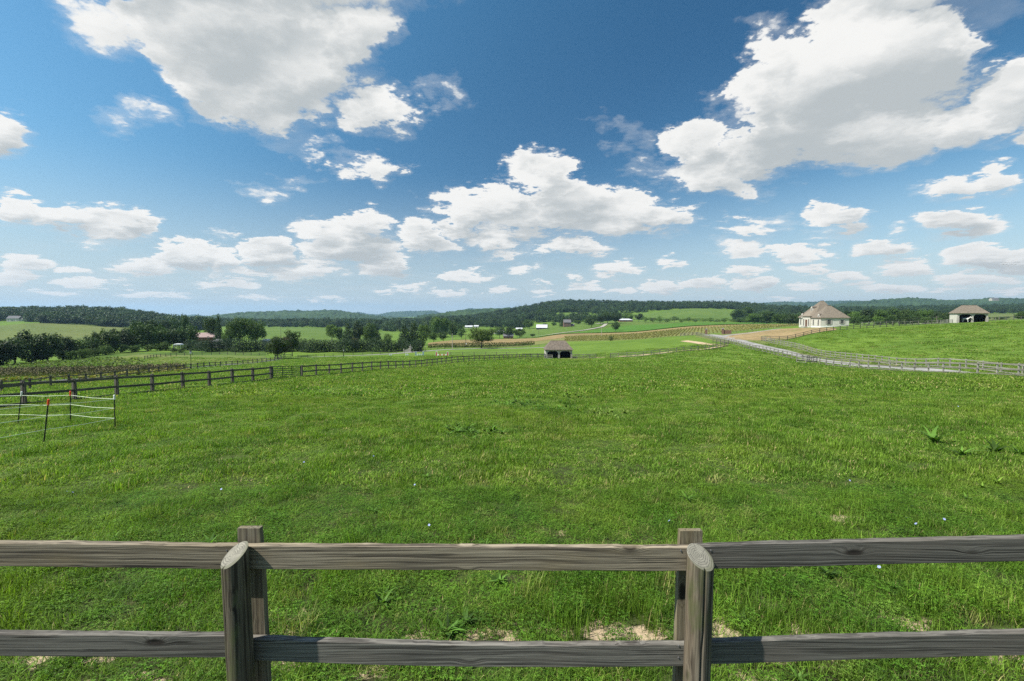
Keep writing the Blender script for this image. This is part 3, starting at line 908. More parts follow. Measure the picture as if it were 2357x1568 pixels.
def gable_house(name, X, d, w, dp, he, hr, wallm, roofm, label, cat='house', rz=0.0, nwin=0, chimney=False, hip=False, lift=0.0, door=True, wing=None):
    p = at(X, d)
    t = empty(name, (p.x, p.y, p.z + lift), rz, label=label, cat=cat)
    hw = w / 2
    MB().box(-hw, hw, 0, dp, -2.5, he).part('wall', M[wallm], t)
    mb = MB()
    o = .4
    if hip:
        hip_roof(mb, -hw - o, hw + o, -o, dp + o, he + .12, -hw * .55, hw * .55, dp / 2, hr)
    else:
        th = .12
        for s in (0, 1):
            y0, y1 = (-o, dp / 2) if s == 0 else (dp + o, dp / 2)
            vs = [(-hw - o, y0, he - .15), (hw + o, y0, he - .15), (hw + o, y1, hr), (-hw - o, y1, hr)]
            vs += [(a, b, c + th) for a, b, c in vs]
            mb.add(vs, [(0, 1, 2, 3), (7, 6, 5, 4), (0, 4, 5, 1), (1, 5, 6, 2), (2, 6, 7, 3), (3, 7, 4, 0)])
        for s in (-1, 1):
            g = MB()
            g.add([(s * hw, .01, he + .002), (s * hw, dp - .01, he + .002), (s * hw, dp / 2, hr - .05), (s * (hw - .1), .01, he + .002), (s * (hw - .1), dp - .01, he + .002), (s * (hw - .1), dp / 2, hr - .05)],
                  [(0, 1, 2), (5, 4, 3), (0, 2, 5, 3), (1, 4, 5, 2)])
            g.part('gable', M[wallm], t)
    mb.part('roof', M[roofm], t)
    if door:
        MB().box(-.5, .5, -.05, -.002, 0, 2.1).part('door', M['darkwall'], t)
    for k in range(nwin):
        x = -hw + w * (k + .5) / nwin
        if abs(x) < .9 and door:
            x += 1.2
        for zz in ((1.0,) if he < 4.5 else (1.0, 3.7)):
            window(t, x, 0, zz, .9, 1.3, 'x', False)
    if chimney:
        MB().box(hw * .5, hw * .5 + .8, dp / 2 - .4, dp / 2 + .4, he, hr + 1.0).part('chimney', M['redbrick'], t)
    if wing:
        a, b, hh, rr = wing
        MB().box(hw + .003, hw + a, 1, 1 + b, -2.5, hh).part('wall', M[wallm], t)
        mb = MB(); hip_roof(mb, hw + .004, hw + a + .3, .7, 1.3 + b, hh + .1, hw + .6, hw + a - 1, 1 + b / 2, rr); mb.part('roof', M[roofm], t)
    return t


gable_house('farmhouse', 473, 262, 12, 8, 4.6, 7.0, 'redbrick', 'pinkroof', 'low brick house with faded pink roof behind the evergreen hedge', rz=R(20), nwin=3, wing=(5, 5, 3, 4.4), lift=1.5)
gable_house('garage', 500, 250, 5, 6, 2.6, 3.6, 'greywall', 'greyroof', 'small grey outbuilding beside the pink-roofed house', 'outbuilding', nwin=1, lift=1.2)
gable_house('outbuilding', 632, 240, 14, 6, 3.6, 4.4, 'greywall', 'metalroof', 'long pale metal-roofed shed behind the hedge by the dark tree', 'shed', nwin=0, lift=.6)
gable_house('stone_house', 1662 - 1662 + 1306, 640, 10, 9, 6.5, 10.5, 'brick', 'greyroof', 'tall old brick farmhouse with grey roof beside the farm track', nwin=3, chimney=True, wing=(5, 6, 3.2, 4.6))
gable_house('barn', 1247, 640, 15, 11, 2.4, 6.6, 'darkwall', 'metalroof', 'broad low barn with gleaming white metal roof', 'barn', rz=R(-6), nwin=0)
gable_house('shed', 1195, 660, 9, 6, 2.4, 4.2, 'greywall', 'metalroof', 'small shed left of the white-roofed barn', 'shed', nwin=0)
gable_house('ranch_house', 1441, 690, 20, 8, 2.8, 4.8, 'redbrick', 'metalroof', 'long ranch house with pale roof under the trees on the slope', nwin=5, hip=True)
gable_house('white_house', 30, 690, 16, 9, 4.2, 8.0, 'whitewall', 'greyroof', 'large grey-roofed house with white gables below the left woods', rz=R(8), nwin=4, chimney=True, wing=(12, 7, 2.8, 5.2), lift=.5)
gable_house('shed', 1150, 560, 12, 7, 2.6, 4.6, 'whitewall', 'metalroof', 'small white-roofed barn among the valley trees', 'barn', rz=R(15), nwin=0)
gable_house('farm_building', 1078, 800, 14, 8, 2.6, 4.6, 'whitewall', 'metalroof', 'long white farm building far off on the green rise', 'barn', nwin=0)
gable_house('farm_building', 1096, 820, 8, 7, 2.6, 4.4, 'whitewall', 'metalroof', 'small white farm building right of the long white one', 'barn', nwin=0)
gable_house('hilltop_house', 2288, 1700, 26, 12, 5, 9, 'greywall', 'greyroof', 'pale house on the wooded skyline above the right shelter', nwin=0, lift=pt(2288, 691, 1700).z - at(2288, 1700).z)
gable_house('cottage', 1170, 420, 9, 6, 2.4, 4.4, 'redbrick', 'greyroof', 'small dark-roofed cottage beside the round field tree', nwin=2)

# white plastic-roofed carport among the belt trees
cp = at(406, 186)
t = empty('canopy_tent', cp, R(12), label='small white canopy at the left end of the evergreen hedge', cat='canopy')
mb = MB()
for x in (-1.2, 1.2):
    for y in (0, 2.0):
        o = MB().cyl((x, y, -.4), (x, y, 2.75), .05, n=6).part('leg', M['white'], t)
mb = MB()
mb.tri_prism([(-1.4, 2.75), (1.4, 2.75), (1.4, 2.85), (1.05, 3.3), (-1.05, 3.3), (-1.4, 2.85)], -.2, 2.3)
mb.part('canopy', M['white'], t)


# gate pillars ----------------------------------------------------------
def brick_pillar(X, d, label, wall=None):
    p = at(X, d)
    t = empty('gate_pillar', p, R(-15), label=label, cat='gate pillar', group='brick pillars at the lane entrance')
    MB().box(-.42, .42, -.42, .42, -.5, 2.25).part('shaft', M['brick'], t)
    MB().box(-.52, .52, -.52, .52, 2.252, 2.42).part('cap', M['trim'], t)
    MB().box(-.25, .25, -.25, .25, 2.422, 2.7).part('finial', M['stone'], t)
    if wall:
        MB().box(.423, wall, -.15, .15, -.6, 1.75).part('wing_wall', M['brick'], t)
    return t


brick_pillar(1626, 200, 'brick gate pillar at the far left end of the concrete lane')
brick_pillar(1664, 196, 'brick gate pillar with a brick wing wall beside the lane', 3.4)


def stone_pillar(X, d, label, flip=1):
    p = at(X, d)
    t = empty('stone_gate_pillar', p, R(-10), label=label, cat='gate pillar', group='stone pillars at the driveway mouth')
    MB().box(-.4, .4, -.4, .4, -.4, 2.0).part('shaft', M['stone'], t)
    MB().box(-.5, .5, -.5, .5, 2.002, 2.16).part('cap', M['trim'], t)
    mb = MB(); mb.cyl((0, 0, 2.162), (0, 0, 2.5), .05, n=6); mb.cyl((0, 0, 2.5), (0, 0, 2.85), .11, .16, n=6); mb.cyl((0, 0, 2.85), (0, 0, 3.05), .18, .02, n=6)
    mb.part('lantern', M['trim'], t)
    mb = MB(); f = -flip
    pts = [(f * .402, -.4), (f * 2.6, -.4), (f * 2.6, .8), (f * 1.6, .9), (f * .402, 1.7)]
    mb.tri_prism(pts if f < 0 else pts[::-1], -.18, .18)
    mb.part('wing_wall', M['stone'], t)
    MB().box(min(f * 2.603, f * 3.0), max(f * 2.603, f * 3.0), -.25, .25, -.4, 1.2).part('end_post', M['stone'], t)
    return t


stone_pillar(944, 186, 'left stone gate pillar with curved wing wall and lantern by the hedge')
stone_pillar(968, 189, 'right stone gate pillar with lantern at the hedge end')

# ================================================================ wood materials


def woodmat(name, axis='x', c_dark=(.055, .045, .033), c_light=(.28, .238, .17), warm=(.19, .15, .088), gscale=1.0, moss=0.0, near=True):
    m, t, p = newmat(name)
    nt = m.node_tree
    tc = nt.nodes.new('ShaderNodeTexCoord').outputs['Object']
    oi = nt.nodes.new('ShaderNodeObjectInfo')
    x, y, z = t.sep(tc)
    if axis == 'x':
        L, A, B = x, y, z
    else:
        L, A, B = z, x, y
    seed = t.math('MULTIPLY', oi.outputs['Random'], 37.0)
    Ls = t.math('ADD', L, seed)
    base = t.comb(Ls, A, B)
    # knots push the grain aside
    kv = t.vec('MULTIPLY', base, (1.9, .4, 6.0) if axis == 'x' else (2.2, 6.0, 6.0))
    kd = t.voro(kv, 1.0, rnd=.9)
    kn = t.mapr(kd, .0, .26, 1, 0)
    warp = t.math('MULTIPLY', kn, .035)
    wv = t.noise(t.vec('MULTIPLY', base, (.9, 4, 4)), 1.0, 2, .5)
    B2 = t.math('ADD', B, t.math('ADD', warp, t.math('MULTIPLY', wv, .05)))
    A2 = t.math('ADD', A, t.math('MULTIPLY', wv, .03))
    g1 = t.noise(t.comb(t.math('MULTIPLY', Ls, .9), t.math('MULTIPLY', A2, 55), t.math('MULTIPLY', B2, 125 * gscale)), 1.0, 4, .62)
    g2 = t.noise(t.comb(t.math('MULTIPLY', Ls, 3.5), t.math('MULTIPLY', A2, 240), t.math('MULTIPLY', B2, 300 * gscale)), 1.0, 3, .6)
    big = t.noise(t.vec('MULTIPLY', base, (1.1, 5, 7)), 1.0, 4, .6)
    col = t.mix(t.mapr(g1, .34, .62), c_dark, c_light)
    col = t.mix(t.mapr(big, .45, .7, 0, .65), col, warm)
    ck_ = t.noise(t.comb(t.math('MULTIPLY', Ls, 1.6), t.math('MULTIPLY', A2, 60), t.math('MULTIPLY', B2, 70 * gscale)), 1.0, 2, .5)
    col = t.mix(t.mapr(ck_, .655, .69, 0, .85), col, (.018, .015, .012))
    gm = t.mapr(g2, .3, .7, .62, 1.28, False)
    col = t.mix(1.0, col, t.comb(gm, gm, gm), 'MULTIPLY')
    col = t.mix(t.mapr(kd, .08, .16, .92, 0), col, (.020, .015, .012))
    col = t.mix(t.math('MULTIPLY', t.mapr(big, .25, .42, 1, 0), .45), col, (.05, .045, .038))
    if moss:
        ms = t.noise(t.vec('MULTIPLY', base, (2, 6, 6)), 1.7, 4, .6)
        col = t.mix(t.mapr(ms, .5, .68, 0, moss), col, (.085, .10, .035))
    rf = t.math('MULTIPLY_ADD', oi.outputs['Random'], .3, .85)
    col = t.mix(1.0, col, t.comb(rf, rf, rf), 'MULTIPLY')
    nt.links.new(col, p.inputs['Base Color'])
    p.inputs['Roughness'].default_value = .82
    p.inputs['Specular IOR Level'].default_value = .25
    b = nt.nodes.new('ShaderNodeBump')
    b.inputs['Strength'].default_value = .55
    b.inputs['Distance'].default_value = .004
    hh = t.math('ADD', t.math('MULTIPLY', g1, 1.0), t.math('MULTIPLY', g2, .35))
    hh = t.math('SUBTRACT', hh, t.mapr(kd, .03, .1, .8, 0))
    nt.links.new(hh, b.inputs['Height'])
    nt.links.new(b.outputs[0], p.inputs['Normal'])
    return m


M['rail'] = woodmat('weathered_rail', 'x')
M['rail_grey'] = woodmat('grey_rail', 'x', (.040, .037, .032), (.175, .165, .14), (.13, .115, .095))
M['post'] = woodmat('weathered_post', 'z', (.030, .024, .018), (.215, .185, .135), (.13, .095, .06), .6, .6)
M['post_dark'] = woodmat('dark_weathered_post', 'z', (.018, .014, .011), (.125, .108, .075), (.08, .06, .04), .6, .8)
M['post_flat'] = woodmat('flat_post_wood', 'z', (.075, .062, .045), (.205, .18, .125), (.19, .15, .08), 1.0, .3)


def endgrain(name):
    m, t, p = newmat(name)
    nt = m.node_tree
    tc = nt.nodes.new('ShaderNodeTexCoord').outputs['Object']
    x, y, z = t.sep(tc)
    w = t.noise(tc, 14, 3, .5)
    r = t.vec('LENGTH', t.comb(t.math('ADD', x, .010), t.math('ADD', y, -.008), 0.0))
    r2 = t.math('ADD', r, t.math('MULTIPLY', w, .024))
    r2 = t.math('ADD', r2, t.math('MULTIPLY', t.noise(tc, 60, 3, .6), .006))
    s = t.math('SINE', t.math('MULTIPLY', r2, 2 * math.pi / .0105))
    ring = t.mapr(s, .1, .95)
    col = t.mix(ring, (.215, .205, .16), (.125, .118, .095))
    # radial checks
    an = t.math('ARCTAN2', y, x)
    ck = t.noise(t.comb(t.math('MULTIPLY', an, 3.0), r, 0.0), 3.5, 2, .5)
    col = t.mix(t.mapr(ck, .63, .67), col, (.045, .04, .035))
    n = t.noise(tc, 30, 4, .6)
    k = t.mapr(n, .3, .7, .75, 1.2, False)
    col = t.mix(1.0, col, t.comb(k, k, k), 'MULTIPLY')
    col = t.mix(t.mapr(r, .055, .068, 0, .6), col, (.10, .105, .06))
    nt.links.new(col, p.inputs['Base Color'])
    p.inputs['Roughness'].default_value = .9
    b = nt.nodes.new('ShaderNodeBump'); b.inputs['Strength'].default_value = .5; b.inputs['Distance'].default_value = .002
    nt.links.new(t.math('SUBTRACT', 1.0, ring), b.inputs['Height']); nt.links.new(b.outputs[0], p.inputs['Normal'])
    return m


M['endgrain'] = endgrain('post_end_grain')

# ================================================================ near fence
NF = empty('board_fence', (0, 2.5, 0), label='weathered board fence with round and square posts right across the foreground', cat='fence')


def near_rail(x0, x1, yf, za, zb, h, th, sag, mat, seed, chip=None):
    """a sawn board from x0 to x1, front face at yf; za/zb heights of the top edge at both ends"""
    r = np.random.default_rng(seed)
    L = x1 - x0
    n = 90
    xs = np.linspace(0, L, n)
    u = xs / L
    top = za + (zb - za) * u - sag * np.sin(np.pi * u) ** 1.0
    wob = np.convolve(r.normal(0, 1, n + 20), np.ones(21) / 21, 'valid')[:n] * .006
    e1 = np.convolve(r.normal(0, 1, n + 4), np.ones(5) / 5, 'valid')[:n] * .0032
    e2 = np.convolve(r.normal(0, 1, n + 4), np.ones(5) / 5, 'valid')[:n] * .0016
    bow = .008 * np.sin(np.pi * u) * r.choice([-1, 1])
    vs, fs = [], []
    c = .004
    for i in range(n):
        zt, zbm = top[i] + wob[i] * .3 + e1[i], top[i] - h + wob[i] * .3 + e2[i]
        y0, y1 = bow[i], bow[i] + th
        ring = [(y0, zt - c), (y0 + c, zt), (y1 - c, zt + e2[i]), (y1, zt - c), (y1, zbm + c), (y1 - c, zbm), (y0 + c, zbm), (y0, zbm + c)]
        vs += [(xs[i], a, b - za) for a, b in ring]
    for i in range(n - 1):
        for k in range(8):
            a = i * 8 + k; b = i * 8 + (k + 1) % 8
            fs.append((a, b, b + 8, a + 8))
    fs.append(tuple(range(7, -1, -1))); fs.append(tuple((n - 1) * 8 + k for k in range(8)))
    me = mesh('rail', vs, fs, [mat])
    o = link('rail', me, NF)
    o.location = (x0, yf - 2.5, za)
    return o


def zpix(Y, y):   # height in the world seen at sheet row Y and forward distance y (near the middle of the frame)
    dx, dy, dz = pix_dir(CX, Y)
    return CAMZ + dz / dy * y


YF = 2.50
xL, xR = wx(579, YF) * 1.0, wx(1581, YF)
def Xw(X, y=YF, Y=1280):
    dx, dy, dz = pix_dir(X, Y)
    return dx / dy * y


mids = (Xw(562, YF + .02), Xw(1598, YF + .02))
far_l, far_r = mids[0] - 2.50, mids[1] + 2.50
G_ = .004
th = .040
# upper boards
near_rail(far_l + G_, mids[0] - G_, YF, zpix(1247, YF), zpix(1257, YF), .138, th, 0, M['rail'], 1)
near_rail(mids[0] + G_, mids[1] - G_, YF, zpix(1257, YF), zpix(1261, YF), .138, th, .004, M['rail'], 2)
near_rail(mids[1] + G_, far_r - G_, YF, zpix(1257, YF), zpix(1234, YF), .138, th, 0, M['rail_grey'], 3)
# middle boards
near_rail(far_l + G_, mids[0] - G_, YF, zpix(1453, YF), zpix(1464, YF), .132, th, 0, M['rail_grey'], 4)
near_rail(mids[0] + G_, mids[1] - G_, YF, zpix(1470, YF), zpix(1483, YF), .132, th, .028, M['rail_grey'], 5)
near_rail(mids[1] + G_, far_r - G_, YF, zpix(1480, YF), zpix(1452, YF), .135, th, 0, M['rail_grey'], 6)
# lower boards, under the frame
for i, (a_, b_) in enumerate(((far_l, mids[0]), (mids[0], mids[1]), (mids[1], far_r))):
    near_rail(a_ + G_, b_ - G_, YF, .32, .31, .135, th, .01, M['rail_grey'], 7 + i)


def round_post(x, y, r, ztop_back, slope, mat, seed, lean=(0, 0), crack=-1.62):
    """round post cut off at a slant; slope = (dz/dx, dz/dy) of the cut"""
    rr = np.random.default_rng(seed)
    n = 72
    zs = [-.35] + list(np.linspace(0, 1, 14))
    vs, fs, mi = [], [], []
    ztc = ztop_back
    ph = rr.uniform(0, 6, 4)
    for k, z in enumerate(zs):
        for i in range(n):
            an = 2 * math.pi * i / n
            q = r * (1 + .018 * math.sin(2 * an + ph[0]) + .012 * math.sin(3 * an + ph[1] + z * 3) + .02 * (1 - z))
            dc = abs((an - (crack % (2 * math.pi)) - .05 * math.sin(z * 9) + math.pi) % (2 * math.pi) - math.pi)
            if dc < .05:
                q -= .016
            px, py = q * math.cos(an), q * math.sin(an)
            zt = ztc + slope[0] * px + slope[1] * py
            zz = z if z <= 0 else z * zt
            vs.append((px + lean[0] * zz, py + lean[1] * zz, zz))
    m_ = len(zs)
    for k in range(m_ - 1):
        for i in range(n):
            j = (i + 1) % n
            fs.append((k * n + i, k * n + j, (k + 1) * n + j, (k + 1) * n + i)); mi.append(0)
    me = mesh('round_post', vs, fs, [mat], mi)
    for pl in me.polygons:
        pl.use_smooth = True
    o = link('round_post', me, NF)
    o.location = (x, y - 2.5, 0)
    # sawn end as a sub-part
    cx_, cy_ = lean[0] * ztc, lean[1] * ztc
    top = [Vector(v) for v in vs[(m_ - 1) * n:]]
    cen = Vector((cx_, cy_, ztc))
    cvs, cfs = [], []
    rings = (1.0, .93, .5)
    for f_ in rings:
        for v in top:
            w = cen + (v - cen) * f_
            w.z += .0015 if f_ < 1 else -.0005
            cvs.append(w - cen)
    cvs.append(Vector((0, 0, .0015)))
    for a_ in range(len(rings) - 1):
        for i in range(n):
            j = (i + 1) % n
            cfs.append((a_ * n + i, a_ * n + j, (a_ + 1) * n + j, (a_ + 1) * n + i))
    b0 = (len(rings) - 1) * n
    for i in range(n):
        cfs.append((b0 + i, b0 + (i + 1) % n, len(cvs) - 1))
    me2 = mesh('sawn_end', cvs, cfs, [M['endgrain']])
    e = link('sawn_end', me2, o)
    e.location = cen
    return o


RP = .069
round_post(Xw(549, YF - RP - .004, 1285), YF - RP - .004, RP * .98, zpix(1276, YF - RP), (.42, .55), M['post_dark'], 21, lean=(-.018, .0), crack=-2.05)
round_post(Xw(1608, YF - RP - .004, 1285), YF - RP - .004, RP, zpix(1281, YF - RP), (-.22, .60), M['post'], 22, lean=(.008, .0), crack=-1.6)
for xx in (far_l, far_r):
    round_post(xx, YF - RP - .004, RP, 1.22, (.2, .5), M['post'], 23)


def square_post(xc, ztop, lean, w=.136, d=.042, mat=None, seed=0):
    y0 = YF + th + .012
    vs = []
    r = np.random.default_rng(seed)
    n = 10
    fs = []
    for i in range(n):
        z = -.35 + (ztop + .35) * i / (n - 1)
        c = .004 if i in (n - 1,) else 0
        for sx, sy in ((-1, 0), (1, 0), (1, 1), (-1, 1)):
            e = r.normal(0, .0007)
            vs.append((sx * (w / 2 - c) + lean * z + e, (c if sy == 0 else d - c), z))
    for i in range(n - 1):
        for k in range(4):
            a = i * 4 + k; b = i * 4 + (k + 1) % 4
            fs.append((a, b, b + 4, a + 4))
    fs += [(3, 2, 1, 0), tuple((n - 1) * 4 + k for k in range(4))]
    o = link('square_post', mesh('square_post', vs, fs, [mat or M['post_flat']]), NF)
    o.location = (xc, y0 - 2.5, 0)


yb = YF + th + .02
square_post(Xw(575, yb, 1215) + .02, zpix(1212, yb + .02), -.020, seed=1)
square_post(Xw(1591, yb, 1218) - .015, zpix(1218, yb + .02), .012, seed=2)
for xx in (far_l, far_r):
    square_post(xx, 1.36, 0, seed=3)
# nail heads on the board ends
for xm in mids:
    for sx in (-1, 1):
        for zc in (zpix(1281, YF), zpix(1500, YF)):
            for dz_ in (-.035, .035):
                if abs(sx) and rng.random() < .8:
                    MB().cyl((xm + sx * .085, -.003, zc + dz_), (xm + sx * .085, .006, zc + dz_), .0045, n=8).part('nail', M['wire'], NF)

# ================================================================ far fences
M['fencewood'] = simple('fence_wood', (.20, .188, .155), (.13, .122, .10), 3.0, .9, .3, rand=.18)
M['fencedark'] = simple('fence_wood_dark', (.115, .105, .085), (.075, .07, .058), 3.0, .9, .3, rand=.15)
M['fencepale'] = simple('fence_wood_pale', (.28, .27, .22), (.20, .195, .16), 3.0, .9, .3, rand=.15)
BOXRAIL = {}


def rail_mesh(h, th, m):
    k = (h, th, m)
    if k not in BOXRAIL:
        BOXRAIL[k] = MB().box(0, 1, -th / 2, th / 2, -h / 2, h / 2).mesh('rail', M[m])
    return BOXRAIL[k]


def post_mesh(w, h, m, kind):
    k = ('post', w, h, m, kind)
    if k not in BOXRAIL:
        mb = MB()
        if kind == 'round':
            mb.cyl((0, 0, -.4), (0, 0, h), w / 2, w / 2 * .95, n=10)
        else:
            mb.box(-w / 2, w / 2, -w / 2, w / 2, -.4, h - .03)
            mb.box(-w / 2 + .01, w / 2 - .01, -w / 2 + .01, w / 2 - .01, h - .03, h)
        BOXRAIL[k] = mb.mesh('post', M[m])
    return BOXRAIL[k]


def fence(name, pts, label, spacing=2.44, h=1.32, rails=(.18, .66, 1.14), rh=.14, rth=.04, pw=.14, wood='fencewood', kind='square', side=-1, cat='fence', batten=False, ends=True, group=None, jit=.02, top_cap=False, postwood=None):
    P = resample(pts, spacing)
    base = Vector((P[0][0], P[0][1], float(gz(*P[0]))))
    t = empty(name, base, 0, label=label, cat=cat, group=group)
    pm = post_mesh(pw, h, postwood or wood, kind)
    Z = [float(gz(*p)) for p in P]
    r = np.random.default_rng(int(abs(P[0][0] * 7 + P[0][1])))
    for i, p in enumerate(P):
        if not ends and i in (0, len(P) - 1):
            continue
        o = link('post', pm, t)
        o.location = Vector((p[0], p[1], Z[i])) - base
        hd = math.atan2(P[min(i + 1, len(P) - 1)][1] - P[max(i - 1, 0)][1], P[min(i + 1, len(P) - 1)][0] - P[max(i - 1, 0)][0])
        o.rotation_euler = (r.normal(0, jit * .6), r.normal(0, jit * .6), hd)
        if batten:
            bmesh_ = rail_mesh(.10, .03, wood)
            b = link('batten', bmesh_, t)
            nx_, ny_ = -math.sin(hd) * side, math.cos(hd) * side
            off_ = pw / 2 + rth + .03
            b.location = Vector((p[0] + nx_ * off_, p[1] + ny_ * off_, Z[i] - .02)) - base
            b.rotation_euler = (0, -math.pi / 2, 0)
            b.rotation_euler = Matrix.Rotation(hd, 4, 'Z').to_3x3().to_4x4().to_euler()
            b.matrix_basis = Matrix.Translation(b.location) @ Matrix.Rotation(hd, 4, 'Z') @ Matrix.Rotation(-math.pi / 2, 4, 'Y') @ Matrix.Diagonal((h - .02, 1, 1, 1))
    for i in range(len(P) - 1):
        a, b = P[i], P[i + 1]
        hd = math.atan2(b[1] - a[1], b[0] - a[0])
        nx_, ny_ = -math.sin(hd) * side, math.cos(hd) * side
        off_ = (pw / 2 + rth / 2 + .002) if kind != 'split' else 0.0
        for k, zr in enumerate(rails):
            z0 = Z[i] + zr + r.normal(0, .012); z1 = Z[i + 1] + zr + r.normal(0, .012)
            L = math.dist(a, b); dz_ = z1 - z0
            LL = math.hypot(L, dz_) - .008
            o = link('rail', rail_mesh(rh, rth, wood), t)
            o.matrix_basis = Matrix.Translation(Vector((a[0] + nx_ * off_, a[1] + ny_ * off_, z0)) - base) @ Matrix.Rotation(hd, 4, 'Z') @ Matrix.Rotation(-math.atan2(dz_, L), 4, 'Y') @ Matrix.Diagonal((LL, 1, 1, 1))
    return t, P


WY = -1
# left pasture fence running away from the camera
A0 = Vector((-26, 24.0)); A1 = Vector((-23.1, 43.3)); dA = (A1 - A0).normalized()
fence('board_fence', [tuple(A0 - dA * 9.76), tuple(A0), tuple(A1)], 'grey three-board fence from the left edge up to the metal gate', rails=(.10, .62, 1.18), wood='fencedark', batten=True, side=-1)
fence('board_fence', [(-22.45, 48.3), (-17.85, 70), (-13.2, 91.7), (-7.5, 105), (-2.0, 116), (2.1, 124.5)], 'long three-board fence receding from the metal gate to the middle shelter', rails=(.10, .62, 1.18), wood='fencedark', side=-1, batten=False)
fence('paddock_fence', [(2.1, 124.5), (5.0, 126.5), (9.4, 127.6)], 'short pale board fence joining the long fence to the middle shelter', spacing=2.1, wood='fencewood', rails=(.2, .7, 1.2))
fence('paddock_fence', [(3.2, 133), (9.6, 134)], 'board fence behind the left side of the middle shelter', spacing=2.1, wood='fencedark', rails=(.4, 1.1))
fence('paddock_fence', XD((1253, 127.9), (1272, 127.3)), 'low white board railing across the left bay of the middle shelter', spacing=2.2, h=1.15, rails=(.2, .62, 1.05), wood='fencepale', pw=.12)
fence('paddock_fence', XD((1314, 129), (1372, 128.0)), 'grey board fence joining the right side of the middle shelter', spacing=1.8, wood='fencewood', rails=(.2, .7, 1.2))
fence('wire_fence', XD((1373, 128.0), (1405, 127.5)), 'thin wire gap between two board fences right of the shelter', spacing=1.4, h=1.2, rails=(.3, .7, 1.1), rh=.02, rth=.02, pw=.06, wood='fencedark')
fence('board_fence', XD((1406, 127.6), (1470, 125.5), (1560, 124.5), (1624, 126.5), (1676, 135)), 'board fence climbing along the dirt track to the lane', spacing=2.2, wood='fencewood', rails=(.2, .7, 1.2))
fence('board_fence', [(51.2, 38), (53.3, 47.5), (55.0, 60), (56.9, 74), (58.3, 84), (61.8, 104), (65.5, 125), (69.5, 147), (74.5, 172), (79, 195)], 'long grey board fence on the near side of the concrete lane', wood='fencewood', h=1.42, rails=(.16, .72, 1.28), side=1, kind='square', postwood='fencepale')
fence('board_fence', [(68.5, 52), (66.6, 60), (66.8, 69), (68.6, 80), (73, 97), (76.5, 112), (80.0, 132), (83.4, 151)], 'pale board fence on the far side of the concrete lane', wood='fencepale', h=1.42, rails=(.16, .72, 1.28), side=1)
fence('board_fence', XD((1753, 151), (1800, 149), (1888, 149), (1984, 152), (2080, 155), (2150, 157), (2178, 157)), 'brown two-board fence curving uphill past the white house', wood='fencedark', h=1.42, rails=(.2, .75, 1.3), spacing=2.6, side=-1)
fence('board_fence', XD((1984, 166), (2100, 170), (2180, 165)), 'pale far paddock fence left of the hilltop shelter', wood='fencepale', h=1.4, rails=(.3, 1.2), spacing=2.6)
fence('paddock_fence', XD((2164, 152), (2192, 151.5)), 'white gate panel leaning at the left corner of the hilltop shelter', wood='fencepale', h=1.5, rails=(.25, .6, .95, 1.3), spacing=2.0, pw=.10)
fence('board_fence', XD((2274, 158), (2300, 162), (2380, 163), (2460, 160)), 'grey fence right of the hilltop shelter', wood='fencewood', h=1.4, rails=(.3, 1.2), spacing=2.8)
# pen beside the lane
fence('paddock_fence', XD((1836.5, 84.5), (1858, 83.6)), 'front boards of the small pen jutting from the lane fence', h=1.4, spacing=1.8, wood='fencepale', rails=(.25, .72, 1.2), pw=.14)
fence('paddock_fence', XD((1858, 83.6), (1883, 88)), 'right boards of the small pen jutting from the lane fence', h=1.4, spacing=4.0, wood='fencewood', rails=(.45, 1.2))
fence('paddock_fence', XD((1836.5, 84.5), (1866, 90.5)), 'back boards of the small pen jutting from the lane fence', h=1.4, spacing=4.0, wood='fencewood', rails=(.45, 1.2))
# cross fence into the lane fence at the dirt path
fence('paddock_fence', XD((1642, 152), (1678, 141)), 'short dark gate across the dirt path by the lane', h=1.3, spacing=3.0, wood='fencedark', rails=(.5, 1.1))
fence('board_fence', [(79, 195), (76, 205)], 'end return of the lane fence at the brick pillar', h=1.4, spacing=2.4, wood='fencewood')
fence('wire_fence', XD((1672, 197), (1720, 190), (1790, 205), (1842, 214)), 'dark wire fence along the corn behind the house drive', h=1.3, spacing=4.5, wood='fencedark', rails=(.4, .8, 1.2), rh=.03, rth=.03, pw=.09)
# split-rail fences by the driveway
fence('split_rail_fence', [(-49.5, 36), (-46.5, 42), (-49, 50), (-52.5, 62), (-57, 78), (-62.5, 98), (-66, 118), (-68.5, 135)], 'rustic two-rail fence with round posts along the asphalt drive', spacing=3.05, h=1.1, rails=(.42, .92), rh=.10, rth=.08, pw=.15, wood='fencedark', kind='split')
fence('split_rail_fence', XD((330, 138), (360, 150), (400, 160), (440, 166), (490, 171), (540, 171), (590, 171), (615, 172)), 'two-rail fence in front of the evergreen hedge', spacing=3.05, h=1.15, rails=(.45, .95), rh=.10, rth=.08, pw=.14, wood='fencedark', kind='split')
fence('split_rail_fence', XD((684, 146), (760, 158), (860, 168), (930, 178)), 'low rail fence beside the pale driveway before the hedge', spacing=3.6, h=1.1, rails=(.45, .95), rh=.09, rth=.07, pw=.12, wood='fencedark', kind='split')
fence('split_rail_fence', XD((975, 198), (1060, 216), (1150, 222), (1240, 220), (1290, 212)), 'rail fence along the corn beyond the pale driveway', spacing=4.0, h=1.2, rails=(.5, 1.05), rh=.09, rth=.07, pw=.12, wood='fencedark', kind='split')
fence('board_fence', XD((650, 141), (668, 142)), 'short board fence right of the dark tree trunk', spacing=1.6, h=1.5, rails=(.35, .85, 1.35), wood='fencewood', pw=.14)
fence('board_fence', XD((631, 139), (645, 139)), 'short pale board fence left of the dark tree trunk', spacing=1.6, h=1.4, rails=(.4, 1.2), wood='fencedark', pw=.16, postwood='fencepale')
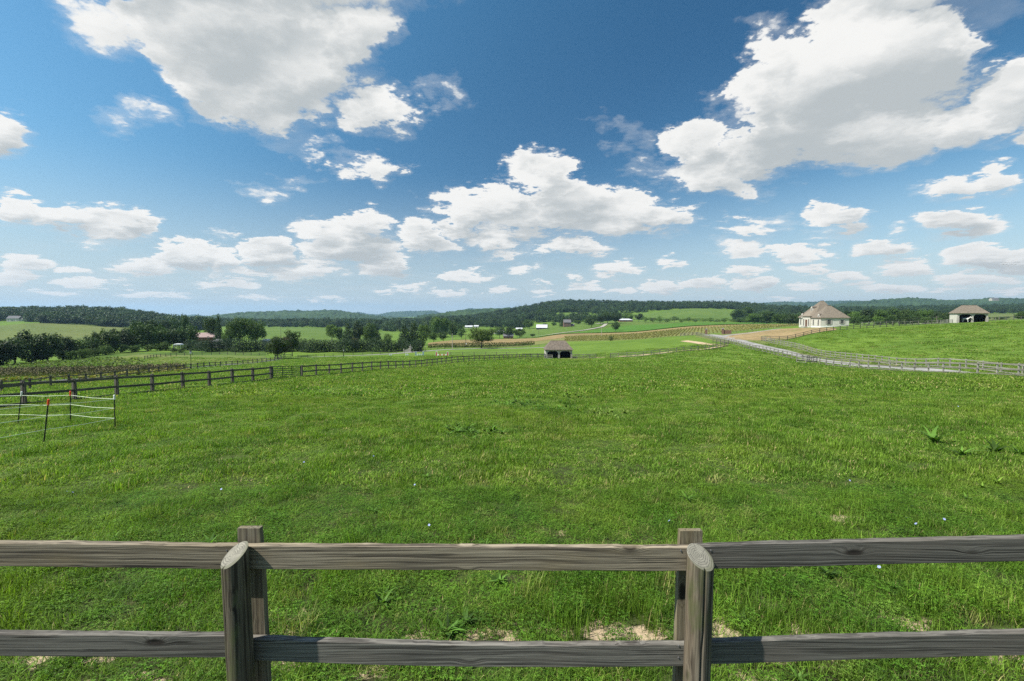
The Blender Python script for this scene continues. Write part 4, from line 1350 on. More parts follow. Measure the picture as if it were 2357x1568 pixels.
fence('split_rail_fence', XD((1010, 150), (1060, 149), (1130, 146), (1190, 140)), 'sparse rail fence of the riding ring behind the long fence', spacing=4.2, h=1.2, rails=(.5, 1.1), rh=.09, rth=.06, pw=.14, wood='fencedark', kind='split')

# tubular farm gate in the left fence
ga, gb = Vector((-23.05, 43.55)), Vector((-22.48, 48.05))
L = (gb - ga).length
hd = math.atan2(gb.y - ga.y, gb.x - ga.x)
gp = Vector((ga.x, ga.y, float(gz(ga.x, ga.y))))
slope = (float(gz(gb.x, gb.y)) - gp.z) / L
GT = empty('farm_gate', gp, hd, label='dark green tubular metal gate in the left fence', cat='gate')
for k in range(6):
    z = .18 + k * .21
    MB().cyl((0, 0, z), (L, 0, z + slope * L), .033, n=8).part('bar', M['gatemetal'], GT)
for k in range(4):
    x = L * k / 3
    MB().cyl((x, -.03, .12 + slope * x), (x, -.03, 1.27 + slope * x), .045 if k in (0, 3) else .035, n=8).part('upright', M['gatemetal'], GT)

# electric tape fence at the left
EF = empty('electric_fence', at(161, 15.8), label='portable electric fence with orange-capped black stakes and white tapes', cat='electric fence')
eb = EF.location.copy()


def solve_base(X, Y):
    """where the sight line meets the ground"""
    lo, hi = 3.0, 200.0
    dx, dy, dz = pix_dir(X, Y)
    for _ in range(60):
        m_ = (lo + hi) / 2
        if CAMZ + dz / dy * m_ > float(gz(dx / dy * m_, m_)):
            lo = m_
        else:
            hi = m_
    return lo


stakes = {}
for nm, tX, tY, bX, bY, cap in (('A', 50, 901, 41, 977, 'white'), ('B', 162, 900, 162, 978, 'orange'), ('C', 112, 918.6, 101, 1019, 'orange'), ('D', 263, 909, 265, 986, 'white')):
    dd_ = solve_base(bX, bY)
    b_ = pt(bX, bY, dd_); t_ = pt(tX, tY, dd_)
    stakes[nm] = (b_, t_)
    v = t_ - b_
    MB().cyl(b_ - v * .05 - eb, b_ + v * .88 - eb, .016, n=8).part('stake', M['black'], EF)
    mb = MB(); mb.cyl(b_ + v * .86 - eb, t_ - eb - v * .015, .026, n=10); mb.cyl(t_ - eb - v * .015, t_ - eb, .026, .012, n=10)
    mb.part('cap', M[cap], EF, **({'label': 'orange cap'} if cap == 'orange' else {'label': 'white cap'}))


def on(nm, f):
    b_, t_ = stakes[nm]
    return t_ + (b_ - t_) * f


for f, lB, lF in ((.125, 262, 527), (.40, 445, 772), (.70, 618, 1030)):
    # the back line D - B - A - out of frame
    A_, B_, D_, C_ = on('A', f), on('B', f), on('D', f), on('C', f)
    back_end = A_ + (A_ - B_) * 1.6
    front_end = C_ + (C_ - D_) * 1.3
    for path in ((D_, B_, A_, back_end), (D_, C_, front_end)):
        mb = MB()
        for q0, q1 in zip(path[:-1], path[1:]):
            mid = (q0 + q1) / 2 - Vector((0, 0, .03))
            mb.cyl(q0 - eb, mid - eb, .0065, n=5, cap=False); mb.cyl(mid - eb, q1 - eb, .0065, n=5, cap=False)
        mb.part('tape', M['tape'], EF)


# ================================================================ poles, lamps, jumps
def lamp(X, d, h, label):
    p = at(X, d)
    t = empty('street_lamp', p, 0, label=label, cat='lamp post', group='black lamp posts along the driveway')
    mb = MB(); mb.cyl((0, 0, -.2), (0, 0, .5), .11, .08, n=10); mb.cyl((0, 0, .5), (0, 0, h - .75), .06, .045, n=10)
    mb.part('pole', M['black'], t)
    mb = MB(); mb.cyl((0, 0, h - .75), (0, 0, h - .35), .12, .20, n=6); mb.part('lantern_glass', M['metalroof'], t)
    mb = MB(); mb.cyl((0, 0, h - .35), (0, 0, h - .1), .22, .06, n=6); mb.cyl((0, 0, h - .1), (0, 0, h), .03, n=6); mb.part('lantern_top', M['black'], t)


lamp(436.5, 88, 3.6, 'tall black lamp post nearest on the left by the drive')
lamp(631, 147, 2.6, 'lamp post under the left side of the dark tree')
lamp(790, 160, 2.5, 'small lamp post against the middle of the hedge')
lamp(948, 178, 2.4, 'lamp post in front of the stone gate pillars')
lamp(979, 192, 2.4, 'lamp post just right of the stone gate pillars')


def upole(X, d, topY, label, m='pole', arm=True, lean=0.0):
    p = at(X, d)
    zt = pt(X, topY, d).z - p.z
    t = empty('utility_pole', p, 0, label=label, cat='utility pole', group='wooden poles carrying the power line')
    MB().cyl((0, 0, -.5), (lean, 0, zt), .16, .11, n=8).part('pole', M[m], t)
    if arm:
        MB().box(-.9, .9, -.05, .05, zt - .6, zt - .48).part('crossarm', M[m], t)
        for x in (-.8, 0.25, .8):
            MB().cyl((x, 0, zt - .479), (x, 0, zt - .3), .04, n=6).part('insulator', M['trim'], t)
    return Vector((p.x, p.y, p.z + zt - .4))


pA = upole(1041, 205, 767.5, 'pale slender pole left of the round tree', 'palepole', False, .0)
pB = upole(1072, 226, 768, 'dark pole with transformer beside the round tree')
pt_ = at(1072, 226)
t = empty('transformer', (pt_.x + .3, pt_.y - .25, pt_.z + 1.5), 0, label='white meter box low on the dark pole', cat='meter box')
MB().box(-.2, .2, -.15, .15, 0, .5).part('box', M['white'], t)
pC = upole(1785, 245, 748, 'short pole at the corn edge left of the white house', 'pole', False)
pD = upole(2155, 215, 728, 'pole standing behind the fence left of the hilltop shelter')
pE = upole(1785 - 0, 300, 742, 'far pole behind the corn left of the white house', 'pole', False) if False else pC
pF = upole(1382 + 3, 300, 766 - 12, 'pole standing in the corn beside a round bush', 'palepole', False)
pG = upole(797, 420, 758, 'thin dark pole in the bright field above the hedge', 'pole', False)
pH = upole(646, 430, 754, 'thin dark pole at the left side of the bright field', 'pole', False)
pI = upole(1240, 470, 756, 'thin pole in the pasture below the white-roofed barn', 'pole', False)


def wire(name, a, b, sag, label, n=16, r=.028):
    t = MB()
    o = a
    prev = Vector((0, 0, 0))
    for k in range(1, n + 1):
        u = k / n
        q = (b - a) * u - Vector((0, 0, sag * 4 * u * (1 - u)))
        t.cyl(prev, q, r, n=4, cap=False)
        prev = q
    ob = link(name, t.mesh(name, M['wire']), None)
    ob.location = a
    return tag(ob, label, 'power line')


wire('power_line', pt(930, 770, 190), pA, .8, 'power line left of the pale pole over the hedge end')
wire('power_line', pA, pB, .5, 'power line between the two poles by the round tree')
wire('power_line', pB, pF, 1.6, 'power line right of the round tree over the corn')
wire('power_line', pt(1700, 745, 240), pD, 1.5, 'power line passing behind the white house')
wire('power_line', pD, pt(2450, 735, 230), 1.5, 'power line right of the hilltop pole')
wire('power_line', pH, pG, 1.0, 'thin line across the bright field between two thin poles')


def standard(parent, x, m1, m2):
    w = MB()
    w.box(x - .28, x - .2, -.06, .06, -.1, 1.45); w.box(x + .2, x + .28, -.06, .06, -.1, 1.45)
    w.box(x - .2, x + .2, -.05, .05, 1.3, 1.42)
    st = w.part('wing', M[m1], parent)
    MB().box(x - .195, x + .195, -.02, .02, .15, .68).part('panel', M[m2], st)
    MB().box(x - .195, x + .195, -.02, .02, .74, 1.29).part('panel', M[m2], st)


def jump(X, d, w, m2, label, rz=0):
    p = at(X, d)
    t = empty('horse_jump', p, rz, label=label, cat='horse jump', group='horse jumps in the riding ring')
    standard(t, -w / 2, 'white', m2); standard(t, w / 2, 'white', m2)
    for z, seg in ((.55, 5), (.28, 5)):
        for k in range(seg):
            a = -w / 2 + .3 + (w - .6) * k / seg
            b = -w / 2 + .3 + (w - .6) * (k + 1) / seg
            MB().cyl((a, -.08, z), (b - .004, -.08, z), .07, n=8).part('pole_band', M['white' if k % 2 == 0 else m2], t)


jump(1017, 146, 3.6, 'red', 'red and white horse jump behind the long fence')
jump(965, 152, 2.4, 'blue', 'pale blue and white horse jump left of the red one', R(15))
for X, d, lab in ((936, 158, 'low white jump block left of the pale blue jump'), (898, 160, 'small white block farthest left in the riding ring')):
    p = at(X, d)
    t = empty('jump_block', p, R(20), label=lab, cat='jump block')
    MB().box(-.5, .5, -.2, .2, 0, .35).part('base', M['white'], t)
    MB().box(-.42, -.22, -.14, .14, .352, .7).part('cup', M['white'], t); MB().box(.22, .42, -.14, .14, .352, .7).part('cup', M['white'], t)


# white horse in the hilltop shelter ------------------------------------
def horse(loc, rz):
    J = [((0, 0, 1.15), .24), ((-.45, 0, 1.17), .27), ((-.85, 0, 1.18), .26), ((-1.1, 0, 1.12), .20), ((.42, 0, 1.17), .25),
         ((.72, 0, 1.32), .17), ((.98, 0, 1.58), .13), ((1.12, 0, 1.74), .12), ((1.34, 0, 1.60), .09), ((1.55, 0, 1.42), .065)]
    E = [(0, 1), (1, 2), (2, 3), (0, 4), (4, 5), (5, 6), (6, 7), (7, 8), (8, 9)]
    for s in (-1, 1):
        n = len(J)
        J += [((.42, s * .16, .98), .12), ((.45, s * .16, .55), .062), ((.46, s * .16, .12), .045), ((.52, s * .16, .03), .06)]
        E += [(4, n), (n, n + 1), (n + 1, n + 2), (n + 2, n + 3)]
        n = len(J)
        J += [((-.85, s * .17, .92), .15), ((-.78, s * .17, .72), .10), ((-.98, s * .17, .50), .06), ((-.92, s * .17, .12), .045), ((-.86, s * .17, .03), .06)]
        E += [(2, n), (n, n + 1), (n + 1, n + 2), (n + 2, n + 3), (n + 3, n + 4)]
        n = len(J)
        J += [((1.10, s * .05, 1.80), .035), ((1.11, s * .06, 1.90), .012)]
        E += [(7, n), (n, n + 1)]
    me = bpy.data.meshes.new('body')
    me.from_pydata([j[0] for j in J], E, [])
    root = empty('horse', loc, rz, label='white horse standing in the left bay of the hilltop shelter', cat='horse')
    me.materials.append(M['hair'])
    o = link('body', me, root)
    sm = o.modifiers.new('skin', 'SKIN')
    for i, j in enumerate(J):
        me.skin_vertices[0].data[i].radius = (j[1], j[1])
    me.skin_vertices[0].data[0].use_root = True
    sd = o.modifiers.new('sub', 'SUBSURF'); sd.levels = 1; sd.render_levels = 2
    mb = MB()
    mb.cyl((-1.18, 0, 1.18), (-1.36, 0, .95), .06, .08, n=8); mb.cyl((-1.36, 0, .95), (-1.38, 0, .45), .08, .02, n=8)
    mb.part('tail', M['hair'], root)
    mb = MB(); mb.tri_prism([(.55, 1.42), (.66, 1.32), (1.12, 1.86), (1.02, 1.84)], -.03, .03); mb.part('mane', M['hair'], root)


hc = c + Vector((math.cos(a) * -1.6 - math.sin(a) * -.2, math.sin(a) * -1.6 + math.cos(a) * -.2, 0)) if False else None
aa = R(-20)
sc_ = Vector((wx(2203, 155) + 4.0 * math.cos(aa), 155 + 4.0 * math.sin(aa), 0))
hx = sc_.x - 1.3 * math.cos(aa) + .7 * math.sin(aa) * -1; hy = sc_.y - 1.3 * math.sin(aa) + .7 * math.cos(aa)
horse((hx, hy, float(gz(sc_.x, sc_.y)) + .08), R(-75))

# birds -------------------------------------------------------------------
vs = [(0, .2, 0), (.05, 0, .02), (-.05, 0, .02), (0, -.22, 0), (.30, .02, .12), (.55, -.10, .05), (-.30, .02, .12), (-.55, -.10, .05), (0, 0, -.04)]
fs = [(0, 1, 8), (0, 8, 2), (1, 3, 8), (2, 8, 3), (0, 2, 1), (1, 2, 3), (1, 4, 0), (4, 1, 3), (4, 5, 1), (2, 0, 6), (6, 3, 2), (6, 2, 7)]
bm_ = mesh('bird', vs, fs, [M['bird']])
BP = [(1290, 790), (1395, 788), (1470, 792), (1590, 795), (1660, 708), (1760, 770), (1862, 772), (1940, 776), (1240, 862), (1298, 875), (1398, 870), (1572, 872), (1668, 868), (1748, 900), (1812, 866), (1488, 932), (1165, 780)]
for i, (bx_, by_) in enumerate(BP):
    X = (2860 + bx_ / 15.68) * .7857; Y = (720 + by_ / 15.68) * .7857
    o = link('bird', bm_)
    o.location = pt(X, Y, 300 + (i * 37 % 23))
    o.scale = (1.35,) * 3
    o.rotation_euler = (R(rng.uniform(-15, 15)), R(rng.uniform(-20, 20)), R(-60 + rng.uniform(-15, 15)))
    tag(o, 'small dark bird flying in the loose flock low in the right sky', 'bird', 'birds in the flock at the right')

# ================================================================ trees
M['leaf'] = leafmat('leaf_mid', (.050, .096, .016), (.075, .130, .021), .35, .28, .42)
M['leaf_dark'] = leafmat('leaf_dark', (.030, .060, .013), (.046, .082, .017), .35, .2, .42)
M['leaf_light'] = leafmat('leaf_light', (.065, .115, .018), (.09, .145, .024), .35, .3, .42)
M['leaf_pine'] = leafmat('leaf_pine', (.032, .062, .018), (.048, .082, .022), .5, .15, .25)
M['leaf_hedge'] = leafmat('leaf_hedge', (.017, .040, .014), (.028, .058, .017), .8, .12, .22)
M['leaf_oak'] = leafmat('leaf_oak', (.050, .088, .013), (.080, .118, .018), .5, .25, .2, yellow=None)
M['leaf_far'] = leafmat('leaf_far', (.028, .056, .016), (.046, .080, .022), .03, .25, .45)
M['leaf_rust'] = leafmat('leaf_rust', (.075, .062, .022), (.050, .065, .018), .5, .2, .2)


def quads_mesh(name, cen, nrm, size, mats, rr, aspect=1.0, midx=None):
    """many small leaf-clump faces: centres, normals, half sizes"""
    n = len(cen)
    nrm = nrm / np.linalg.norm(nrm, axis=1, keepdims=True)
    ref = rr.normal(0, 1, (n, 3))
    u = np.cross(nrm, ref); u /= np.linalg.norm(u, axis=1, keepdims=True)
    v = np.cross(nrm, u)
    su = (size * rr.uniform(.7, 1.3, n))[:, None]; sv = (size * aspect * rr.uniform(.7, 1.3, n))[:, None]
    k = rr.uniform(.3, 1.0, (n, 4, 1))
    c = np.stack([cen - u * su * k[:, 0], cen - v * sv * k[:, 1], cen + u * su * k[:, 2], cen + v * sv * k[:, 3]], 1)
    me = bpy.data.meshes.new(name)
    me.vertices.add(n * 4); me.vertices.foreach_set('co', c.reshape(-1).astype(np.float32))
    me.loops.add(n * 4); me.loops.foreach_set('vertex_index', np.arange(n * 4, dtype=np.int32))
    me.polygons.add(n); me.polygons.foreach_set('loop_start', np.arange(0, n * 4, 4, dtype=np.int32))
    for m in mats: me.materials.append(m)
    if midx is not None: me.polygons.foreach_set('material_index', midx.astype(np.int32))
    me.update(); me.validate()
    return me


def crown_pts(rr, kind, n, nblob):
    """points on a clumpy unit crown: width 1, height 1, base at 0"""
    if kind in ('round', 'broad', 'tall', 'bush'):
        zc = {'round': .60, 'broad': .58, 'tall': .56, 'bush': .48}[kind]
        rz = {'round': .40, 'broad': .42, 'tall': .44, 'bush': .50}[kind]
        B = []
        for i in range(nblob):
            while True:
                p = rr.uniform(-1, 1, 3)
                if np.linalg.norm(p) < 1: break
            p = p / np.linalg.norm(p) * (.45 + .35 * rr.random())
            if p[2] < -.2: p[:2] *= .9
            c = np.array([p[0] * .5, p[1] * .5, zc + p[2] * rz])
            B.append((c, rr.uniform(.11, .21)))
        B.append((np.array([0, 0, zc]), .26))
    elif kind == 'pine':
        B = []
        for i in range(nblob):
            z = .12 + .86 * (i + .5) / nblob
            w = (1 - z) * .42 + .05
            an = i * 2.4
            B.append((np.array([math.cos(an) * w * .7, math.sin(an) * w * .7, z - .03]), .06 + w * .42))
    else:   # column: narrow evergreen
        B = []
        for i in range(nblob):
            z = .05 + .9 * (i + .5) / nblob
            w = .40 * (1 - z ** 3.5) + .05
            an = i * 2.4
            B.append((np.array([math.cos(an) * w * .5, math.sin(an) * w * .5, z]), .10 + w * .42))
    w = np.array([b[1] ** 2 for b in B]); w /= w.sum()
    ch = rr.choice(len(B), n, p=w)
    C_ = np.array([b[0] for b in B])[ch]; Rr = np.array([b[1] for b in B])[ch]
    d = rr.normal(0, 1, (n, 3)); d /= np.linalg.norm(d, axis=1, keepdims=True)
    sq = .62 if kind == 'pine' else .85
    P = C_ + d * (Rr * rr.uniform(.55, 1.08, n))[:, None] * np.array([1, 1, sq])
    N = d + rr.normal(0, .55, (n, 3)) + np.array([0, 0, .35])
    P[:, 2] = np.maximum(P[:, 2], .03)
    return P, N


CROWN = {}


def crown_mesh(kind, matn, var, n=2600, size=.020, nblob=26):
    k = (kind, matn, var, n)
    if k not in CROWN:
        rr = np.random.default_rng(abs(hash((kind, var))) % 1000 if False else (var * 31 + len(kind) * 7 + ord(kind[0])))
        P, N = crown_pts(rr, kind, n, nblob)
        CROWN[k] = quads_mesh('crown', P, N, np.full(n, size), [M[matn]], rr)
    return CROWN[k]


TRUNK = {}


def trunk_mesh(var, splay=True):
    if var not in TRUNK:
        rr = np.random.default_rng(100 + var)
        mb = MB()
        mb.cyl((0, 0, -.04), (0, 0, .06), .040, .026, n=8, cap=False)
        mb.cyl((0, 0, .06), (.008, 0, .26), .026, .019, n=8, cap=False)
        mb.cyl((.008, 0, .26), (0, .01, .62), .019, .008, n=7)
        if splay:
            for i in range(7):
                an = i * 2.4 + rr.uniform(-.3, .3); z = .20 + .045 * i
                e = Vector((math.cos(an) * .26, math.sin(an) * .26, z + .24))
                s = Vector((.006, 0, z)); m_ = s.lerp(e, .5) - Vector((0, 0, .02))
                mb.cyl(s, m_, .012, .008, n=5, cap=False); mb.cyl(m_, e, .008, .003, n=5)
        TRUNK[var] = mb.mesh('trunk', M['bark'])
    return TRUNK[var]


tree_n = [0]


def tree(X, d, topY, wpx, kind, matn, label, group, name=None, n=2600, size=.036, lift=0.0, var=None):
    p = at(X, d)
    dx, dy, dz = pix_dir(X, topY)
    zt = CAMZ + dz / dy * d
    h = max(1.2, zt - p.z) * 1.03
    w = wpx / F * d * 1.12
    i = tree_n[0]; tree_n[0] += 1
    name = name or ('broadleaf_tree' if 'tree' in label and kind == 'bush' else None) or {'pine': 'pine_tree', 'column': 'evergreen_tree', 'bush': 'shrub'}.get(kind, 'broadleaf_tree')
    cat = 'shrub' if name == 'shrub' else 'tree'
    t = empty(name, (p.x, p.y, p.z + lift), R((i * 77) % 360), label=label, cat=cat, group=group)
    v = (i % 4) if var is None else var
    cr = link('crown', crown_mesh(kind, matn, v, n, size), t)
    cr.scale = (w, w, h)
    tk = link('trunk' if name != 'shrub' else 'stem', trunk_mesh(v % 3 if kind not in ('pine', 'column') else 5, kind not in ('pine', 'column')), t)
    ws = min(w, h)
    tk.scale = (ws * .9, ws * .9, h)
    return t


ORD = ['first', 'second', 'third', 'fourth', 'fifth', 'sixth', 'seventh', 'eighth', 'ninth', 'tenth', 'eleventh', 'twelfth', 'thirteenth', 'fourteenth', 'fifteenth']

# the left belt
g = 'trees of the dark belt at the left'
for i, (X, d, ty, w) in enumerate(((-60, 126, 772, 70), (-10, 128, 775, 60), (30, 134, 765, 60), (70, 140, 759, 60), (105, 143, 758, 58), (140, 150, 765, 50),
                    (172, 156, 770, 44), (204, 162, 772, 40))):
    tree(X, d, ty, w * 1.15, 'bush', 'leaf_dark', 'wide dark tree, %s from the left in the front of the left belt' % ORD[i], g, n=3000)
tree(221, 170, 762, 22, 'round', 'leaf_dark', 'small round-topped dark tree poking above the left belt', g)
for i, (X, d, ty, w) in enumerate(((248, 174, 752, 46), (278, 182, 745, 46), (306, 190, 739, 44), (338, 198, 736, 46), (366, 206, 743, 44), (398, 212, 747, 50), (430, 218, 745, 44))):
    tree(X, d, ty, w * 1.1, 'bush', 'leaf_dark' if X % 4 else 'leaf', 'tall bushy tree, %s from the left in the right half of the left belt' % ORD[i], g, n=3000)
for i, (X, d, ty, w) in enumerate(((160, 144, 803, 28), (188, 148, 799, 32), (214, 152, 797, 28), (242, 162, 793, 30), (275, 174, 788, 30), (310, 182, 790, 34), (345, 190, 787, 34), (380, 195, 785, 30), (398, 181, 799, 20), (415, 181, 800, 18), (425, 200, 790, 26))):
    tree(X, d, ty, w, 'bush', 'leaf', 'low leafy shrub at the foot of the left belt, %s from the left' % ORD[i], 'shrubs along the left belt', n=1800)
g = 'trees standing behind the left belt'
for i, (X, d, ty, w) in enumerate(((318, 255, 737, 34), (344, 262, 733, 34), (380, 282, 731, 30), (402, 300, 727, 26))):
    tree(X, d, ty, w, 'tall', 'leaf_dark', 'dark tree rising behind the left belt, %s of four from the left' % ORD[i], g)
tree(424, 300, 722, 22, 'round', 'leaf_dark', 'lone round crown on a thin trunk above the left belt', g)
tree(488, 268, 727, 34, 'tall', 'leaf', 'tall green tree just right behind the pink-roofed house', 'trees round the pink-roofed house')
tree(503, 258, 725, 22, 'pine', 'leaf_pine', 'dark spruce with drooping boughs behind the pink-roofed house', 'trees round the pink-roofed house')
tree(530, 244, 739, 30, 'broad', 'leaf', 'smaller tree left of the big sunlit pair', 'trees round the pink-roofed house')
tree(551, 236, 729, 50, 'round', 'leaf', 'big sunlit tree behind the hedge, left of a pair', 'trees round the pink-roofed house', n=4600, size=.028)
tree(588, 238, 734, 48, 'round', 'leaf', 'big sunlit tree behind the hedge, right of a pair', 'trees round the pink-roofed house', n=4600, size=.028)
tree(516, 232, 764, 22, 'bush', 'leaf', 'leafy bush right of the pink-roofed house', 'trees round the pink-roofed house')
# dark tree by the drive
tree(637, 141, 772, 56, 'broad', 'leaf', 'dense dark tree over the end of the asphalt drive', 'trees at the drive corner', n=5000, size=.028)
tree(654, 150, 776, 30, 'broad', 'leaf_rust', 'brownish-tinged tree inside the dark pair at the drive', 'trees at the drive corner', n=2600)
tree(671, 168, 758, 36, 'round', 'leaf', 'taller round tree just behind the dark drive tree', 'trees at the drive corner')
# hedge
for k in range(62):
    X = 412 + k * 9.05
    d = 190 + 3 * math.sin(k * .7) + (5 if X < 470 else 0)
    if abs(X - 408) < 14: continue
    ty = 783 - 2.2 * abs(math.sin(k * 1.9)) + (2 if X > 900 else 0) + 1.2 * math.sin(k * .37)
    tree(X, d, ty, 22, 'column', 'leaf_hedge', 'narrow dark evergreen in the long clipped hedge row', 'evergreens of the long hedge row', n=900, size=.045, name='hedge_evergreen')
tree(818, 196, 776, 22, 'round', 'leaf_rust', 'rusty domed tree poking above the hedge', 'trees behind the hedge')
tree(966, 200, 780, 26, 'broad', 'leaf_dark', 'dark blocky tree closing the right end of the hedge', 'trees behind the hedge')
# middle distance
g = 'trees of the valley behind the hedge'
for X, d, ty, w, kd, mn, lb in (
    (763, 345, 747, 26, 'broad', 'leaf_light', 'pale green domed tree at the left of the valley trees'),
    (782, 350, 752, 24, 'broad', 'leaf', 'low tree right of the pale domed one'),
    (800, 300, 744, 32, 'pine', 'leaf_pine', 'loose green pine left of the dark pine'),
    (822, 290, 737, 28, 'tall', 'leaf_dark', 'tall dark pine in the valley group'),
    (846, 300, 742, 32, 'tall', 'leaf', 'tall leafy tree right of the dark pine'),
    (864, 310, 747, 32, 'pine', 'leaf_pine', 'layered pine right of the tall leafy tree'),
    (893, 330, 768, 20, 'broad', 'leaf_light', 'small pale tree in the valley gap'),
    (930, 262, 748, 36, 'pine', 'leaf_pine', 'wide layered pine above the hedge end, left one'),
    (952, 268, 744, 40, 'pine', 'leaf_pine', 'wide layered pine above the hedge end, right one'),
    (975, 285, 746, 32, 'broad', 'leaf', 'leafy tree right of the wide pines'),
    (998, 330, 765, 26, 'broad', 'leaf', 'low leafy tree above the corn edge'),
    (1020, 340, 762, 26, 'broad', 'leaf_dark', 'dark low tree right of the low leafy one'),
    (1002, 470, 727, 32, 'round', 'leaf', 'big domed tree in the middle valley'),
    (1025, 480, 730, 28, 'round', 'leaf', 'domed tree right of the biggest valley dome'),
    (1041, 390, 740, 24, 'round', 'leaf_dark', 'round dark tree left of the green rise'),
    (1062, 430, 756, 22, 'broad', 'leaf', 'small bushy tree under the green rise'),
    (1150, 430, 753, 26, 'broad', 'leaf_dark', 'dark tree behind the round field tree, leftmost of three'),
    (1172, 425, 751, 30, 'broad', 'leaf_dark', 'dark tree behind the round field tree, middle of three'),
    (1196, 430, 756, 28, 'broad', 'leaf', 'brownish tree behind the round field tree, rightmost of three'),
    (1130, 440, 755, 24, 'broad', 'leaf', 'bushy tree directly behind the round field tree'),
    (1226, 420, 768, 12, 'round', 'leaf_dark', 'small clipped dark tree alone at the corn corner'),
):
    tree(X, d, ty, w, kd, mn, lb, g)
# the round field tree
tree(1108.5, 216, 754, 66, 'round', 'leaf_oak', 'broad round tree on a short trunk alone at the corn edge', 'lone trees', n=5000, size=.026, name='field_tree')
tree(1406, 232, 771, 16, 'bush', 'leaf_dark', 'round dark bush at the foot of the pole in the corn', 'lone trees', n=900, size=.035)
tree(1417, 428, 739, 20, 'tall', 'leaf_dark', 'dark ragged conifer standing alone in the emerald field', 'lone trees')
# farm trees
g = 'trees round the farmhouses'
for X, d, ty, w, kd, mn, lb in (
    (1296, 655, 727, 19, 'pine', 'leaf_dark', 'dark pointed conifer left of the brick farmhouse'),
    (1330, 690, 737, 24, 'broad', 'leaf_light', 'pale bushy tree right of the brick farmhouse'),
    (1350, 660, 734, 22, 'broad', 'leaf', 'small green tree in the farm clearing'),
    (1362, 570, 727, 28, 'round', 'leaf_dark', 'round black-green tree beside the farm track'),
    (1382, 640, 728, 20, 'broad', 'leaf_dark', 'dark tree just right of the round black-green one'),
    (1398, 640, 716, 28, 'tall', 'leaf_dark', 'tallest dark tree of the farm clump'),
    (1418, 640, 718, 26, 'tall', 'leaf_dark', 'tall dark tree right of the tallest one'),
    (1447, 730, 719, 26, 'broad', 'leaf_light', 'sunlit green tree behind the ranch house'),
    (1470, 700, 721, 22, 'tall', 'leaf_dark', 'dark tree at the right end of the ranch house'),
    (1255, 650, 744, 14, 'broad', 'leaf_dark', 'small dark tree right of the white-roofed barn'),
    (1218, 690, 735, 26, 'broad', 'leaf', 'leafy tree left of the white-roofed barn'),
    (1275, 700, 741, 16, 'broad', 'leaf', 'low tree between barn and brick farmhouse'),
):
    tree(X, d, ty, w, kd, mn, lb, g)
# hedgerow behind the corn
for k in range(15):
    X = 1486 + k * 16.5
    tree(X, 640 + 25 * math.sin(k * 2.2), 729 + 6 * k / 15 + 2.5 * math.sin(k * 2.7), 23, 'broad', ('leaf', 'leaf_dark', 'leaf')[k % 3], 'bushy tree, %s from the left in the hedgerow below the hill field' % ORD[k], 'hedgerow trees beyond the corn', n=1300, size=.032)
# behind and beside the white house
for k, (X, d, ty, w) in enumerate(((1735, 520, 720, 40), (1765, 500, 716, 40), (1795, 480, 722, 36), (1822, 420, 724, 34), (1845, 400, 722, 34), (1700, 720, 712, 34), (1720, 760, 706, 34))):
    tree(X, d, ty, w, 'broad', ('leaf', 'leaf_dark')[k % 2], 'leafy tree in the woods left of the white house, %s in line' % ['third', 'fourth', 'fifth', 'sixth', 'seventh', 'first', 'second'][k], 'woods left of the white house')
for k, (X, d, ty, w) in enumerate(((1950, 420, 716, 36), (1975, 400, 714, 36), (2000, 380, 712, 36), (2028, 370, 712, 36), (2056, 380, 709, 38), (2085, 370, 710, 36), (2110, 360, 714, 32), (2135, 350, 712, 34), (2160, 340, 716, 30), (2180, 350, 718, 26),
                                   (1990, 300, 726, 30), (2020, 290, 728, 28), (2050, 285, 726, 30), (2080, 280, 728, 28), (2105, 280, 727, 26), (2130, 275, 729, 26), (1965, 310, 729, 26), (2158, 270, 730, 22))):
    tree(X, d, ty, w, 'broad', ('leaf_dark', 'leaf')[k % 2], 'leafy tree %s from the left in the %s row between house and hilltop shelter' % ((ORD[k], 'back') if k < 10 else (ORD[[1, 2, 3, 4, 5, 6, 0, 7][k - 10]], 'front')), 'woods between house and hilltop shelter')
tree(2204, 620, 715, 12, 'round', 'leaf_dark', 'small lone round tree in the field left of the hilltop roof', 'lone trees', n=900, size=.04)
tree(2350, 210, 716, 26, 'broad', 'leaf_dark', 'dark tree cut by the right edge of the frame', 'lone trees')
tree(2395, 215, 712, 36, 'broad', 'leaf_dark', 'dark tree just beyond the right edge', 'lone trees')
tree(2300, 172, 731, 26, 'bush', 'leaf_dark', 'leafy bush right of the hilltop shelter', 'lone trees', n=1300, size=.03)

# ================================================================ woods as masses


